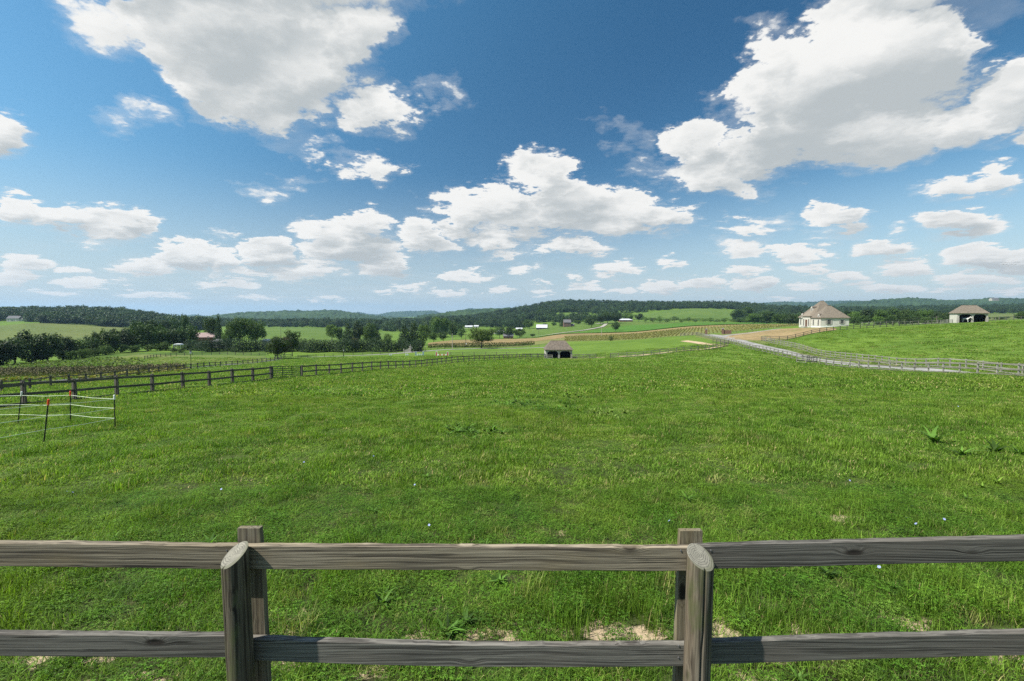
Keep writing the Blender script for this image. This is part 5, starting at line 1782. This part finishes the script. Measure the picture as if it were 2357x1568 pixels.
def node_instancer(ob, pts, rots, scls, idxs, col_name, kinds):
    """turns a point cloud mesh into instances of the given meshes, through attributes"""
    me = ob.data
    for nm, arr in (('rot', rots), ('scl', scls)):
        a = me.attributes.new(nm, 'FLOAT_VECTOR', 'POINT')
        a.data.foreach_set('vector', np.asarray(arr, np.float32).reshape(-1))
    a = me.attributes.new('idx', 'INT', 'POINT')
    a.data.foreach_set('value', np.asarray(idxs, np.int32))
    col = bpy.data.collections.new(col_name)
    for i, km in enumerate(kinds):
        o = bpy.data.objects.new('%s_%02d' % (col_name, i), km)
        col.objects.link(o)
    ng = bpy.data.node_groups.new(col_name, 'GeometryNodeTree')
    ng.interface.new_socket('Geometry', in_out='INPUT', socket_type='NodeSocketGeometry')
    ng.interface.new_socket('Geometry', in_out='OUTPUT', socket_type='NodeSocketGeometry')
    N = ng.nodes
    gi, go = N.new('NodeGroupInput'), N.new('NodeGroupOutput')
    ci = N.new('GeometryNodeCollectionInfo')
    ci.inputs['Collection'].default_value = col
    ci.inputs['Separate Children'].default_value = True
    ci.inputs['Reset Children'].default_value = True
    ip = N.new('GeometryNodeInstanceOnPoints')
    ip.inputs['Pick Instance'].default_value = True

    def attr(nm, ty):
        n = N.new('GeometryNodeInputNamedAttribute'); n.data_type = ty
        n.inputs['Name'].default_value = nm
        return n.outputs['Attribute']
    e2r = N.new('FunctionNodeEulerToRotation')
    L = ng.links
    L.new(gi.outputs[0], ip.inputs['Points'])
    L.new(ci.outputs[0], ip.inputs['Instance'])
    L.new(attr('idx', 'INT'), ip.inputs['Instance Index'])
    L.new(attr('rot', 'FLOAT_VECTOR'), e2r.inputs[0])
    L.new(e2r.outputs[0], ip.inputs['Rotation'])
    L.new(attr('scl', 'FLOAT_VECTOR'), ip.inputs['Scale'])
    L.new(ip.outputs[0], go.inputs[0])
    md = ob.modifiers.new('scatter', 'NODES')
    md.node_group = ng


def scatter(name, P, rots, scls, idxs, kinds, label, cat, kind='stuff'):
    me = bpy.data.meshes.new(name)
    me.vertices.add(len(P))
    me.vertices.foreach_set('co', np.asarray(P, np.float32).reshape(-1))
    me.update()
    ob = link(name, me, None, None, label=label, cat=cat, kind=kind)
    node_instancer(ob, P, rots, scls, idxs, 'src_' + name + '_%d' % len(bpy.data.node_groups), kinds)
    return ob


FORK = [crown_mesh(k, m_, v, 420, .062, ) for k, m_, v in (('broad', 'leaf_far', 0), ('broad', 'leaf_far', 1), ('round', 'leaf_far', 2), ('tall', 'leaf_far', 3), ('bush', 'leaf_far', 1), ('bush', 'leaf_far', 2))]
HOLES = []   # (X0, X1, d0, d1) left free of trees


def forest(name, st, spacing, hr, label, holes=(), wr=.9, lift=0.0):
    st = np.array(st, float)
    x0, x1 = st[0, 0], st[-1, 0]
    # area sampling in (X, d)
    tot = 0
    Xs = np.linspace(x0, x1, 200)
    a = np.interp(Xs, st[:, 0], st[:, 1]); b = np.interp(Xs, st[:, 0], st[:, 2])
    area = np.trapezoid((b ** 2 - a ** 2) / 2 / F, Xs) if hasattr(np, 'trapezoid') else np.trapz((b ** 2 - a ** 2) / 2 / F, Xs)
    n = int(area / spacing ** 2)
    wts = (b ** 2 - a ** 2); wts /= wts.sum()
    X = rng.choice(Xs, n, p=wts) + rng.uniform(-.5, .5, n) * (x1 - x0) / 200
    aa_, bb_ = np.interp(X, st[:, 0], st[:, 1]), np.interp(X, st[:, 0], st[:, 2])
    d = np.sqrt(aa_ ** 2 + (bb_ ** 2 - aa_ ** 2) * rng.random(n))
    keep = np.ones(n, bool)
    for (h0, h1, e0, e1) in holes:
        keep &= ~((X > h0) & (X < h1) & (d > e0) & (d < e1))
    X, d = X[keep], d[keep]; n = len(X)
    x = (X - CX) / F * d
    z = gz(x, d) + lift
    h = rng.uniform(hr[0], hr[1], n) * (1 + .18 * np.sin(x * .013 + d * .02))
    w = (.5 * h + .5 * h.mean()) * rng.uniform(.9, 1.45, n) * wr
    P = np.stack([x, d, z - h * .12], -1)
    rot = np.stack([np.zeros(n), np.zeros(n), rng.uniform(0, 6.28, n)], -1)
    return scatter(name, P, rot, np.stack([w, w, h], -1), rng.integers(0, len(FORK), n), FORK, label, 'woodland')


hills = [(1275, 1395, 930, 1130), (1420, 1695, 870, 1195)]
forest('left_woods', [(-300, 700, 1000), (0, 705, 1000), (66, 700, 1000), (75, 625, 1000), (250, 632, 1000), (330, 640, 1000), (480, 700, 1000)], 10.5, (16, 25), 'dark wood along the top of the olive field at the left')
forest('valley_woods', [(430, 900, 1500), (600, 880, 1500), (900, 700, 1450), (1000, 560, 1400), (1060, 520, 1300), (1120, 840, 1300), (1210, 720, 1200)], 15.5, (10, 20), 'woods filling the valley behind the hedge', holes=[(585, 800, 0, 870), (1060, 1125, 560, 850), (1180, 1300, 0, 690)])
forest('hill_woods', [(980, 1150, 1900), (1100, 1100, 1850), (1200, 1050, 1800), (1300, 800, 1700), (1420, 760, 1650), (1500, 1150, 1650), (1600, 1195, 1650), (1700, 1150, 1650), (1760, 900, 1650), (1850, 850, 1650)], 15, (12, 22), 'dark wooded hill along the middle skyline', holes=hills + [(1330, 1700, 0, 860)])
forest('far_right_woods', [(1700, 950, 1400), (1850, 880, 1400), (1990, 900, 1400), (2100, 1060, 1500), (2227, 1050, 1650), (2357, 990, 1800), (2700, 990, 1700)], 14, (12, 18), 'woods on the low hills at the right')
forest('hedgerow_woods', [(1690, 700, 860), (1760, 560, 860), (1850, 500, 820), (1940, 480, 700)], 11, (10, 14), 'woods behind the white house')
forest('field_copse', [(2190, 640, 680), (2260, 660, 690), (2357, 720, 760), (2500, 720, 760)], 10, (4, 7), 'scrubby line across the olive field at the far right')

# far ridges ---------------------------------------------------------------
M['farwood'] = fieldmat('far_wooded_ridge', (.024, .048, .016), (.040, .070, .022), .006, .05, None)


def ridge(dist, prof, depth, label=None, seed=0, amp=9, baseY=733):
    pr = np.array(prof, float)
    rr = np.random.default_rng(seed)
    nx = int((pr[-1, 0] - pr[0, 0]) / F * dist / 13)
    nx = min(nx, 700)
    ny = 26
    Xs = np.linspace(pr[0, 0], pr[-1, 0], nx)
    ty = np.interp(Xs, pr[:, 0], pr[:, 1])
    vs = []
    for j in range(ny):
        s = j / (ny - 1)
        d = dist + depth * (s - .55)
        hf = math.sin(min(s / .55, 1.0) * math.pi / 2) ** 1.2 if s < .55 else math.cos((s - .55) / .45 * math.pi / 2)
        x = (Xs - CX) / F * d
        zb = -26.0
        ztop = np.array([CAMZ + drop_from_Y(X, Y, dist) * -1 for X, Y in zip(Xs, ty)])
        spur = .10 * np.sin(x * .006 + seed) + .07 * np.sin(x * .017 + s * 4)
        z = zb + (ztop - zb) * np.clip(hf * (1 + spur * (1 - hf) * 4), 0, 1.02)
        z += np.abs(rr.normal(0, 1, nx)) * amp * .5 * (hf > .05) * .7
        vs.append(np.stack([x, np.full(nx, d) + rr.normal(0, 3, nx), z], -1))
    v = np.stack(vs, 0).reshape(-1, 3)
    idx = np.arange(nx * ny).reshape(ny, nx)
    q = np.stack([idx[:-1, :-1], idx[:-1, 1:], idx[1:, 1:], idx[1:, :-1]], -1).reshape(-1, 4)
    link('hills', mesh('hills', v.tolist(), q.tolist(), [M['farwood']]), kind='structure')


ridge(2700, [(380, 733), (440, 733), (470, 730), (500, 726), (545, 721), (580, 719), (625, 718), (660, 716), (700, 717), (760, 715), (790, 717), (830, 724), (870, 729), (930, 733), (1010, 733)], 900, seed=1)
ridge(2200, [(960, 729), (1020, 722), (1060, 716), (1110, 713), (1200, 710), (1300, 712), (1500, 716)], 600, seed=6, amp=10)
ridge(6500, [(380, 730), (430, 727), (450, 725), (490, 731), (780, 731), (810, 722), (825, 719), (850, 724), (870, 725), (900, 719), (940, 717), (1000, 716), (1015, 722), (1040, 724), (1060, 715), (1082, 710), (1100, 712), (1130, 710), (1160, 714), (1220, 722)], 1500, seed=2, amp=14)
ridge(4800, [(1650, 716), (1700, 706), (1750, 698), (1800, 695), (1850, 697), (1900, 694), (1960, 693), (2000, 694), (2060, 692), (2200, 692), (2357, 693), (2700, 692)], 1300, seed=3, amp=12)
ridge(2600, [(1860, 712), (1920, 702), (1960, 697), (2000, 693), (2050, 689), (2090, 686), (2130, 688), (2170, 692), (2230, 691), (2290, 687), (2357, 688), (2500, 690), (2700, 696)], 800, seed=4, amp=9)

# ================================================================ corn and weeds
M['cornleaf'] = leafmat('corn_leaf', (.085, .135, .028), (.11, .16, .035), .08, .3, .22)
M['tassel'] = simple('corn_tassel', (.27, .215, .10), (.20, .16, .075), 1.0, .9, rand=.2)
M['weedleaf'] = leafmat('weed_leaf', (.085, .115, .028), (.12, .125, .04), .2, .25, .3)
M['weedtop'] = simple('weed_top', (.15, .135, .06), (.115, .105, .05), 2, .9, rand=.3)
M['goldweed'] = leafmat('gold_weed', (.22, .20, .04), (.15, .17, .03), .3, .3, .25)


def plant_mesh(rr, n=14, green='cornleaf', top='tassel', w=.22, topfrac=.72):
    cen, nrm, mi = [], [], []
    for i in range(n):
        z = (i + .5) / n
        an = rr.uniform(0, 6.28)
        o = .16 * (1 - z * .6)
        cen.append((math.cos(an) * o, math.sin(an) * o, z))
        nrm.append((rr.normal(0, 1), rr.normal(0, 1), .5))
        mi.append(1 if z > topfrac else 0)
    cen, nrm = np.array(cen), np.array(nrm)
    return quads_mesh('plant', cen, nrm, np.full(n, w), [M[green], M[top]], rr, 1.3, np.array(mi))


rr_ = np.random.default_rng(5)
CORN = [plant_mesh(rr_, 15, w=.26, topfrac=.86) for _ in range(4)]
M['youngcorn'] = leafmat('young_corn_leaf', (.26, .275, .085), (.30, .30, .09), .08, .3, .2)
GREENC = [plant_mesh(rr_, 12, 'youngcorn', 'tassel', .30, .9) for _ in range(3)]
WEED = [plant_mesh(rr_, 30, 'weedleaf', 'weedtop', .085, .62) for _ in range(4)]
GOLD = [plant_mesh(rr_, 12, 'weedleaf', 'goldweed', .2, .6) for _ in range(3)]
GREENW = [plant_mesh(rr_, 12, 'weedleaf', 'cornleaf', .22, .5) for _ in range(3)]


def rows_patch(name, st, row, step, h, kinds, label, cat, ang=0.0, jit=.25, wsc=1.0, rot_origin=(0, 0), skip=None):
    st = np.array(st, float)
    cs, sn = math.cos(ang), math.sin(ang)
    xs = []
    Xs = np.linspace(st[0, 0], st[-1, 0], 40)
    A_ = np.interp(Xs, st[:, 0], st[:, 1]); B_ = np.interp(Xs, st[:, 0], st[:, 2])
    px = np.concatenate([(Xs - CX) / F * A_, (Xs - CX) / F * B_]); py = np.concatenate([A_, B_])
    u = px * cs + py * sn; v = -px * sn + py * cs
    U = np.arange(u.min(), u.max(), row); V = np.arange(v.min(), v.max(), step)
    UU, VV = np.meshgrid(U, V, indexing='ij')
    UU = UU + rng.normal(0, .08 * row, UU.shape); VV = VV + rng.normal(0, jit * step, VV.shape)
    x = (UU * cs - VV * sn).ravel(); y = (UU * sn + VV * cs).ravel()
    X = CX + F * x / np.maximum(y, 1)
    a = np.interp(X, st[:, 0], st[:, 1], left=1e9, right=1e9); b = np.interp(X, st[:, 0], st[:, 2], left=-1, right=-1)
    k = (y > a) & (y < b)
    if skip is not None: k &= ~skip(X, y)
    x, y = x[k], y[k]; n = len(x)
    z = gz(x, y)
    hh = rng.uniform(h[0], h[1], n)
    P = np.stack([x, y, z - .02], -1)
    rot = np.stack([np.zeros(n), np.zeros(n), rng.uniform(0, 6.28, n)], -1)
    return scatter(name, P, rot, np.stack([np.full(n, wsc), np.full(n, wsc), hh], -1), rng.integers(0, len(kinds), n), kinds, label, cat)


rows_patch('corn', [(985, 230, 262), (1060, 224, 258), (1178, 236, 262), (1230, 246, 272)], 1.5, 1.0, (.9, 1.3), CORN, 'green corn edge with brown tassels behind the round tree', 'corn', ang=.35, wsc=1.5)
rows_patch('corn', [(1300, 262, 330), (1380, 246, 320), (1450, 230, 305), (1600, 204, 300), (1700, 226, 285), (1790, 222, 268), (1842, 222, 250)], 1.8, .7, (.45, .8), GREENC, 'green corn in clear rows left of the white house', 'corn', ang=-.40, wsc=.75)
rows_patch('weeds', [(-260, 68, 86), (0, 66, 86), (200, 68, 84), (330, 76, 86), (425, 82, 88)], .7, .5, (.6, 1.3), WEED, 'strip of tall brown weeds left of the drive', 'weeds', wsc=1.3, jit=.5)
rows_patch('weeds', [(-260, 56, 64), (60, 55, 62), (250, 58, 70), (436, 72, 82)], 1.3, 1.0, (.3, .6), GOLD, 'yellowing weeds behind the split rail fence', 'weeds', wsc=1.0, jit=.5)
rows_patch('weeds', [(-260, 88, 122), (0, 88, 128), (250, 90, 150), (330, 100, 136)], 2.0, 1.8, (.3, .7), GREENW, 'rough green meadow before the dark tree belt', 'meadow', wsc=1.4, jit=.5)

# ================================================================ grass
M['grass'] = None


def grassmat(name, c1, c2, straw, trans=.42, bright=1.0):
    m, t, p = newmat(name)
    nt = m.node_tree
    geo = nt.nodes.new('ShaderNodeNewGeometry').outputs['Position']
    oi = nt.nodes.new('ShaderNodeObjectInfo')
    at_ = nt.nodes.new('ShaderNodeAttribute'); at_.attribute_name = 'tint'
    big = t.noise(geo, .10, 4, .6)
    mid = t.noise(geo, .8, 4, .6)
    col = t.mix(t.mapr(mid, .35, .65), c1, c2)
    cl = t.noise(geo, 2.6, 3, .55)
    col = t.mix(t.mapr(big, .45, .66, 0, .45), col, (.205, .270, .035))
    col = t.mix(t.mapr(cl, .28, .46, .55, 0), col, (.045, .105, .016))
    col = t.mix(t.mapr(oi.outputs['Random'], .88, 1.0, 0, .45), col, straw)
    col = t.mix(t.mapr(at_.outputs['Fac'], .955, .985), col, straw)
    f = t.math('MULTIPLY_ADD', at_.outputs['Fac'], 1.35, .24)
    f = t.math('MULTIPLY', f, t.math('MULTIPLY_ADD', oi.outputs['Random'], .4, .8 * bright))
    col = t.mix(1.0, col, t.comb(f, f, f), 'MULTIPLY')
    nt.links.new(col, p.inputs['Base Color'])
    p.inputs['Roughness'].default_value = .55
    p.inputs['Specular IOR Level'].default_value = .16
    tr = nt.nodes.new('ShaderNodeBsdfTranslucent')
    nt.links.new(t.mix(1.0, col, (1.2, 1.35, .5), 'MULTIPLY'), tr.inputs[0])
    ms = nt.nodes.new('ShaderNodeMixShader'); ms.inputs[0].default_value = trans
    nt.links.new(p.outputs[0], ms.inputs[1]); nt.links.new(tr.outputs[0], ms.inputs[2])
    nt.links.new(ms.outputs[0], nt.nodes['Material Output'].inputs[0])
    return m


M['grass'] = grassmat('grass_blade', (.106, .200, .023), (.166, .278, .032), (.36, .28, .14))
M['clover'] = grassmat('clover_leaf', (.078, .180, .018), (.108, .222, .022), (.18, .24, .05), .35)
M['weed'] = grassmat('broad_weed', (.085, .18, .028), (.115, .22, .034), (.22, .22, .06), .35)


def raw_mesh(name, V, Fc, tint, mats, midx=None):
    me = bpy.data.meshes.new(name)
    me.from_pydata(V, [], Fc)
    a = me.attributes.new('tint', 'FLOAT', 'POINT')
    a.data.foreach_set('value', np.asarray(tint, np.float32))
    for m in mats: me.materials.append(m)
    if midx: me.polygons.foreach_set('material_index', np.array(midx, np.int32))
    me.update()
    return me


def blade(V, Fc, T, MI, base, an, h, w, bend, tint, segs=3, mi=0):
    ca, sa = math.cos(an), math.sin(an)
    n0 = len(V)
    for i in range(segs + 1):
        u = i / segs
        r = bend * h * u ** 1.8
        z = h * (u - .35 * bend * u * u)
        cx_, cy_ = base[0] + ca * r, base[1] + sa * r
        ww = w * (1 - u ** 1.6) * .5
        if i == segs:
            V.append((cx_, cy_, z))
        else:
            V.append((cx_ - sa * ww, cy_ + ca * ww, z)); V.append((cx_ + sa * ww, cy_ - ca * ww, z))
    nn = len(V) - n0
    T += [tint] * nn
    for i in range(segs - 1):
        a = n0 + 2 * i
        Fc.append((a, a + 1, a + 3, a + 2)); MI.append(mi)
    a = n0 + 2 * (segs - 1)
    Fc.append((a, a + 1, a + 2)); MI.append(mi)


def tuft(rr, n, rad, hr, w, segs=3, clover=0, weeds=0):
    V, Fc, T, MI = [], [], [], []
    for i in range(n):
        q = rad * math.sqrt(rr.random()); an = rr.uniform(0, 6.28)
        h = rr.uniform(*hr) * (1.1 - .3 * q / rad)
        blade(V, Fc, T, MI, (q * math.cos(an), q * math.sin(an)), rr.uniform(0, 6.28), h, w * rr.uniform(.7, 1.3), rr.uniform(.2, 1.3), rr.random(), segs)
    for i in range(clover):
        q = rad * math.sqrt(rr.random()); an = rr.uniform(0, 6.28)
        c = np.array([q * math.cos(an), q * math.sin(an), rr.uniform(hr[0] * .4, hr[1] * .7)])
        tn = rr.random() * .9
        for k in range(3):
            b_ = an + k * 2.09
            s = rr.uniform(.007, .011)
            n0 = len(V)
            dz = rr.uniform(-.003, .003)
            V.extend([tuple(c), (c[0] + s * math.cos(b_ - .5), c[1] + s * math.sin(b_ - .5), c[2] + .002), (c[0] + 1.6 * s * math.cos(b_), c[1] + 1.6 * s * math.sin(b_), c[2] + dz), (c[0] + s * math.cos(b_ + .5), c[1] + s * math.sin(b_ + .5), c[2] + .002)])
            T += [tn] * 4
            Fc.append((n0, n0 + 1, n0 + 2, n0 + 3)); MI.append(1)
    for i in range(weeds):
        an = rr.uniform(0, 6.28)
        blade(V, Fc, T, MI, (0, 0), i * 6.28 / weeds + rr.uniform(-.3, .3), rr.uniform(.09, .17), rr.uniform(.022, .04), rr.uniform(.8, 1.4), rr.random() * .9, 4, 2)
    return raw_mesh('tuft', V, Fc, T, [M['grass'], M['clover'], M['weed']], MI)


rt = np.random.default_rng(77)
NEAR = [tuft(rt, 150, .17, (.035, .10), .0050) for _ in range(3)] + [tuft(rt, 90, .17, (.035, .09), .0050, clover=70) for _ in range(2)] + \
       [tuft(rt, 60, .15, (.03, .07), .005, clover=120)] + [tuft(rt, 80, .14, (.06, .17), .0055)] + [tuft(rt, 40, .12, (.03, .08), .005, weeds=8)]
MID = [tuft(rt, 130, .30, (.05, .12), .013, 2) for _ in range(4)] + [tuft(rt, 110, .28, (.05, .20), .013, 2, weeds=0)] + [tuft(rt, 80, .25, (.04, .1), .014, 2, weeds=9)]
FARG = [tuft(rt, 110, .9, (.07, .16), .05, 2) for _ in range(4)]


def lanes_mask(x, y, clear=2.6):
    k = np.ones(len(x), bool)
    for pts, w in ((ROAD, 2.6), ([(80.5, 176), (90, 184), (101, 189), (113, 192)], 2.2),
                   ([(-62, 38), (-55, 47), (-56, 58), (-60, 75), (-66, 100), (-69, 122), (-71, 136)], 1.8)):
        for (ax, ay), (bx, by) in zip(pts[:-1], pts[1:]):
            dx, dy = bx - ax, by - ay
            L2 = dx * dx + dy * dy
            u = np.clip(((x - ax) * dx + (y - ay) * dy) / L2, 0, 1)
            k &= np.hypot(x - ax - u * dx, y - ay - u * dy) > w
    return k


def noise2(x, y, s, seed):
    """cheap smooth noise in -1..1"""
    r = np.random.default_rng(seed)
    o = np.zeros_like(x)
    for k in range(7):
        a = r.uniform(0, 6.28); f = s * r.uniform(.6, 1.9)
        o += np.sin((x * math.cos(a) + y * math.sin(a)) * f + r.uniform(0, 6.28))
    return o / 3.2


def grass_zone(name, d0, d1, dens, kinds, probs, scl, label, hvar=.55, hmul=1.0, side=1.28, tall=True):
    # wedge in front of the camera, plus a margin
    n = int(dens * side * (d1 ** 2 - d0 ** 2))
    y = np.sqrt(d0 ** 2 + (d1 ** 2 - d0 ** 2) * rng.random(n))
    x = rng.uniform(-1, 1, n) * (side * y + 1.5)
    x += 0
    keep = lanes_mask(x, y)
    # thin the grass on the dry strip under the fence
    if d0 < 5:
        bn = noise2(x, y * 1.6, 3.4, 4)
        dry = (y > 2.9) & (y < 3.9) & (bn > .55) & (x > -.6)
        dry |= (y > 2.2) & (y < 3.0) & (bn > .75)
        keep &= ~(dry & (rng.random(n) < .72))
    if d0 < 20:
        for (a_, b_, c_, d_) in SPOTS:
            q_ = ((x - a_) / c_) ** 2 + ((y - b_) / d_) ** 2
            keep &= ~((q_ < .8) & (rng.random(n) < .72))
    x, y = x[keep], y[keep]; n = len(x)
    z = gz(x, y)
    hv = 1 + hvar * noise2(x, y, 2.2, 1) + hvar * .6 * noise2(x, y, .6, 2)
    hv = np.clip(hv, .35, 2.0) * hmul
    if tall:
        hv *= np.where(rng.random(n) < .06, 1.8, 1)
    if d0 < 5:
        hv *= 1 + .55 * np.exp(-((y - 4.3) / .9) ** 2)
    s = rng.uniform(.8, 1.25, n) * scl
    P = np.stack([x, y, z - .004], -1)
    rot = np.stack([rng.normal(0, .08, n), rng.normal(0, .08, n), rng.uniform(0, 6.28, n)], -1)
    idx = rng.choice(len(kinds), n, p=np.array(probs) / sum(probs))
    return scatter(name, P, rot, np.stack([s, s, s * hv], -1), idx, kinds, label, 'grass')


grass_zone('grass', 1.2, 8.0, 80, NEAR, (3, 3, 3, 3.2, 3.2, 3, 1.5, .12), 1.0, 'short lush pasture grass with clover by the near fence')
grass_zone('grass', 8.0, 26.0, 22, MID, (3, 3, 3, 3, .9, .10), .95, 'pasture grass in the near half of the field')
grass_zone('grass', 26.0, 75.0, 3.2, FARG, (1, 1, 1, 1), .9, 'pasture grass in the far half of the field', tall=False)
grass_zone('grass', 75.0, 150.0, .35, FARG, (1, 1, 1, 1), 1.7, 'pasture grass around the middle shelter', hmul=.7, tall=False)

# broad weeds one can pick out ------------------------------------------------


def dock(rr, nl, L0, L1, w, mats=None):
    V, Fc, T, MI = [], [], [], []
    for i in range(nl):
        blade(V, Fc, T, MI, (rr.normal(0, .015), rr.normal(0, .015)), i * 2.4 + rr.uniform(-.3, .3), rr.uniform(L0, L1), w * rr.uniform(.7, 1.2), rr.uniform(.5, 1.3), rr.random() * .9, 5, 0)
    return raw_mesh('leaves', V, Fc, T, [M['weed']], MI)


DOCK = [dock(rt, 16, .18, .42, .07) for _ in range(3)]


def weed_patch(rr, n, rx, ry):
    V, Fc, T, MI = [], [], [], []
    for k in range(n):
        cx_, cy_ = rr.normal(0, rx * .45), rr.normal(0, ry * .45)
        for i in range(7):
            blade(V, Fc, T, MI, (cx_ + rr.normal(0, .01), cy_ + rr.normal(0, .01)), i * 2.4 + rr.uniform(-.3, .3), rr.uniform(.08, .19), .055 * rr.uniform(.7, 1.2), rr.uniform(.6, 1.3), rr.random() * .9, 4, 0)
    return raw_mesh('leaves', V, Fc, T, [M['weed']], MI)


WPATCH = [weed_patch(rt, 34, 1.3, .7) for _ in range(3)]
DAND = [dock(rt, 13, .09, .17, .052) for _ in range(3)]


def weed_at(X, Y, sc_, kinds, label, group, name='weed_plant', cat='weed', i=0):
    d = solve_base(X, Y)
    p = pt(X, Y, d)
    p.z = float(gz(p.x, p.y))
    o = link(name, kinds[i % len(kinds)])
    o.location = p; o.scale = (sc_,) * 3; o.rotation_euler = (0, 0, rng.uniform(0, 6.28))
    tag(o, label, cat, group)


for i, (X, Y, s, lb) in enumerate(((2148, 1020, 1.5, 'large dark dock clump alone in the grass far right'),
                                   (2290, 1046, 1.2, 'broadleaf weed with rusty dead leaves at the right'),
                                   (1165, 932, 2.0, 'left patch of broad weeds in the middle of the field'),
                                   (1212, 936, 2.0, 'broad weeds right beside the left middle patch'),
                                   (1275, 944, 1.8, 'broad weeds in the centre of the field'),
                                   (1345, 918, 2.0, 'upper patch of broad weeds right of centre'),
                                   (1075, 1000, 1.4, 'low broad weed left of centre'),
                                   (1385, 958, 1.6, 'small broad weed below the upper right patch'),
                                   (2345, 1050, 1.0, 'dark weed at the very right edge of the field'),
                                   (2215, 1052, 1.0, 'low single-leaved weed between the dock clump and the fence'))):
    if 2 <= i <= 7:
        weed_at(X, Y, 1.5, WPATCH, lb, None, 'weed_patch', 'weeds', i)
        COL.objects[-1]['kind'] = 'stuff'
    else:
        weed_at(X, Y, s, DOCK, lb, None, 'dock_plant', 'weed', i)
for i, (X, Y, s, lb) in enumerate(((1030, 1462, 1.15, 'pale green dandelion rosette just above the middle board'),
                                   (880, 1395, 1.0, 'leafy rosette left of the pale dandelion'),
                                   (1075, 1440, .9, 'dark leafy rosette right of the pale dandelion'),
                                   (1710, 1440, .9, 'rosette in the dry strip right of the round post'),
                                   (2135, 1390, .8, 'yellowing rosette under the right upper board'),
                                   (1905, 1330, 1.0, 'rosette just under the right upper board'),
                                   (1150, 1345, 1.1, 'broad leaves close under the middle upper board'),
                                   (2290, 1400, 1.0, 'leafy rosette near the right edge between the boards'))):
    weed_at(X, Y, s, DAND, lb, None, 'dandelion_plant', 'weed', i)

# chicory and clover flowers
M['chicory'] = simple('chicory_petal', (.34, .38, .66), (.28, .32, .6), 3, .7)
fm_ = []
for k in range(8):
    a_ = k * math.pi / 4
    fm_.append([(0, 0, .0), (.016 * math.cos(a_ - .3), .016 * math.sin(a_ - .3), .003), (.020 * math.cos(a_), .020 * math.sin(a_), .004), (.016 * math.cos(a_ + .3), .016 * math.sin(a_ + .3), .003)])
vs = [v for q in fm_ for v in q]
flower_me = mesh('flower_head', vs, [tuple(range(4 * k, 4 * k + 4)) for k in range(8)], [M['chicory']])
stem_me = MB().cyl((0, 0, 0), (0, 0, 1), .0018, n=5).mesh('stem', M['weed'])
for i, (X, Y) in enumerate(((205, 1208), (510, 1141), (665, 1130), (988, 1228), (1077, 1158), (1268, 1165), (1584, 1022), (2022, 1331), (2107, 1226), (2172, 1215), (2098, 1183), (2085, 1212),
                            (1540, 1218), (870, 960), (1330, 1010), (2205, 940), (700, 1075), (860, 1060), (168, 1148), (155, 1146), (1640, 1085), (1870, 1046), (1955, 1120), (955, 1130), (1275, 1292))):
    d = solve_base(X, Y + 6)
    p = pt(X, Y + 6, d); p.z = float(gz(p.x, p.y))
    t = empty('chicory_flower', p, 0, label='tiny pale blue chicory flower above the grass', cat='flower', group='chicory flowers dotted over the pasture')
    s = link('stem', stem_me, t); s.scale = (1, 1, .14 + .002 * d)
    f_ = link('petals', flower_me, t); f_.location = (0, 0, .14 + .002 * d)
    f_.rotation_euler = (R(38), R(rng.uniform(-20, 10)), rng.uniform(0, 6)); f_.scale = (.8 + d * .012,) * 3

# ================================================================ air
mh = bpy.data.materials.new('haze_air')
mh.use_nodes = True
nt = mh.node_tree
for n_ in list(nt.nodes):
    if n_.type != 'OUTPUT_MATERIAL':
        nt.nodes.remove(n_)
pv = nt.nodes.new('ShaderNodeVolumePrincipled')
pv.inputs['Color'].default_value = (.45, .72, 1.0, 1)
pv.inputs['Density'].default_value = 0.00007
pv.inputs['Anisotropy'].default_value = .2
nt.links.new(pv.outputs[0], nt.nodes['Material Output'].inputs['Volume'])
HB = MB().box(-13500, 13500, -3000, 11800, -80, 230).mesh('haze', mh)
link('haze', HB, kind='stuff')
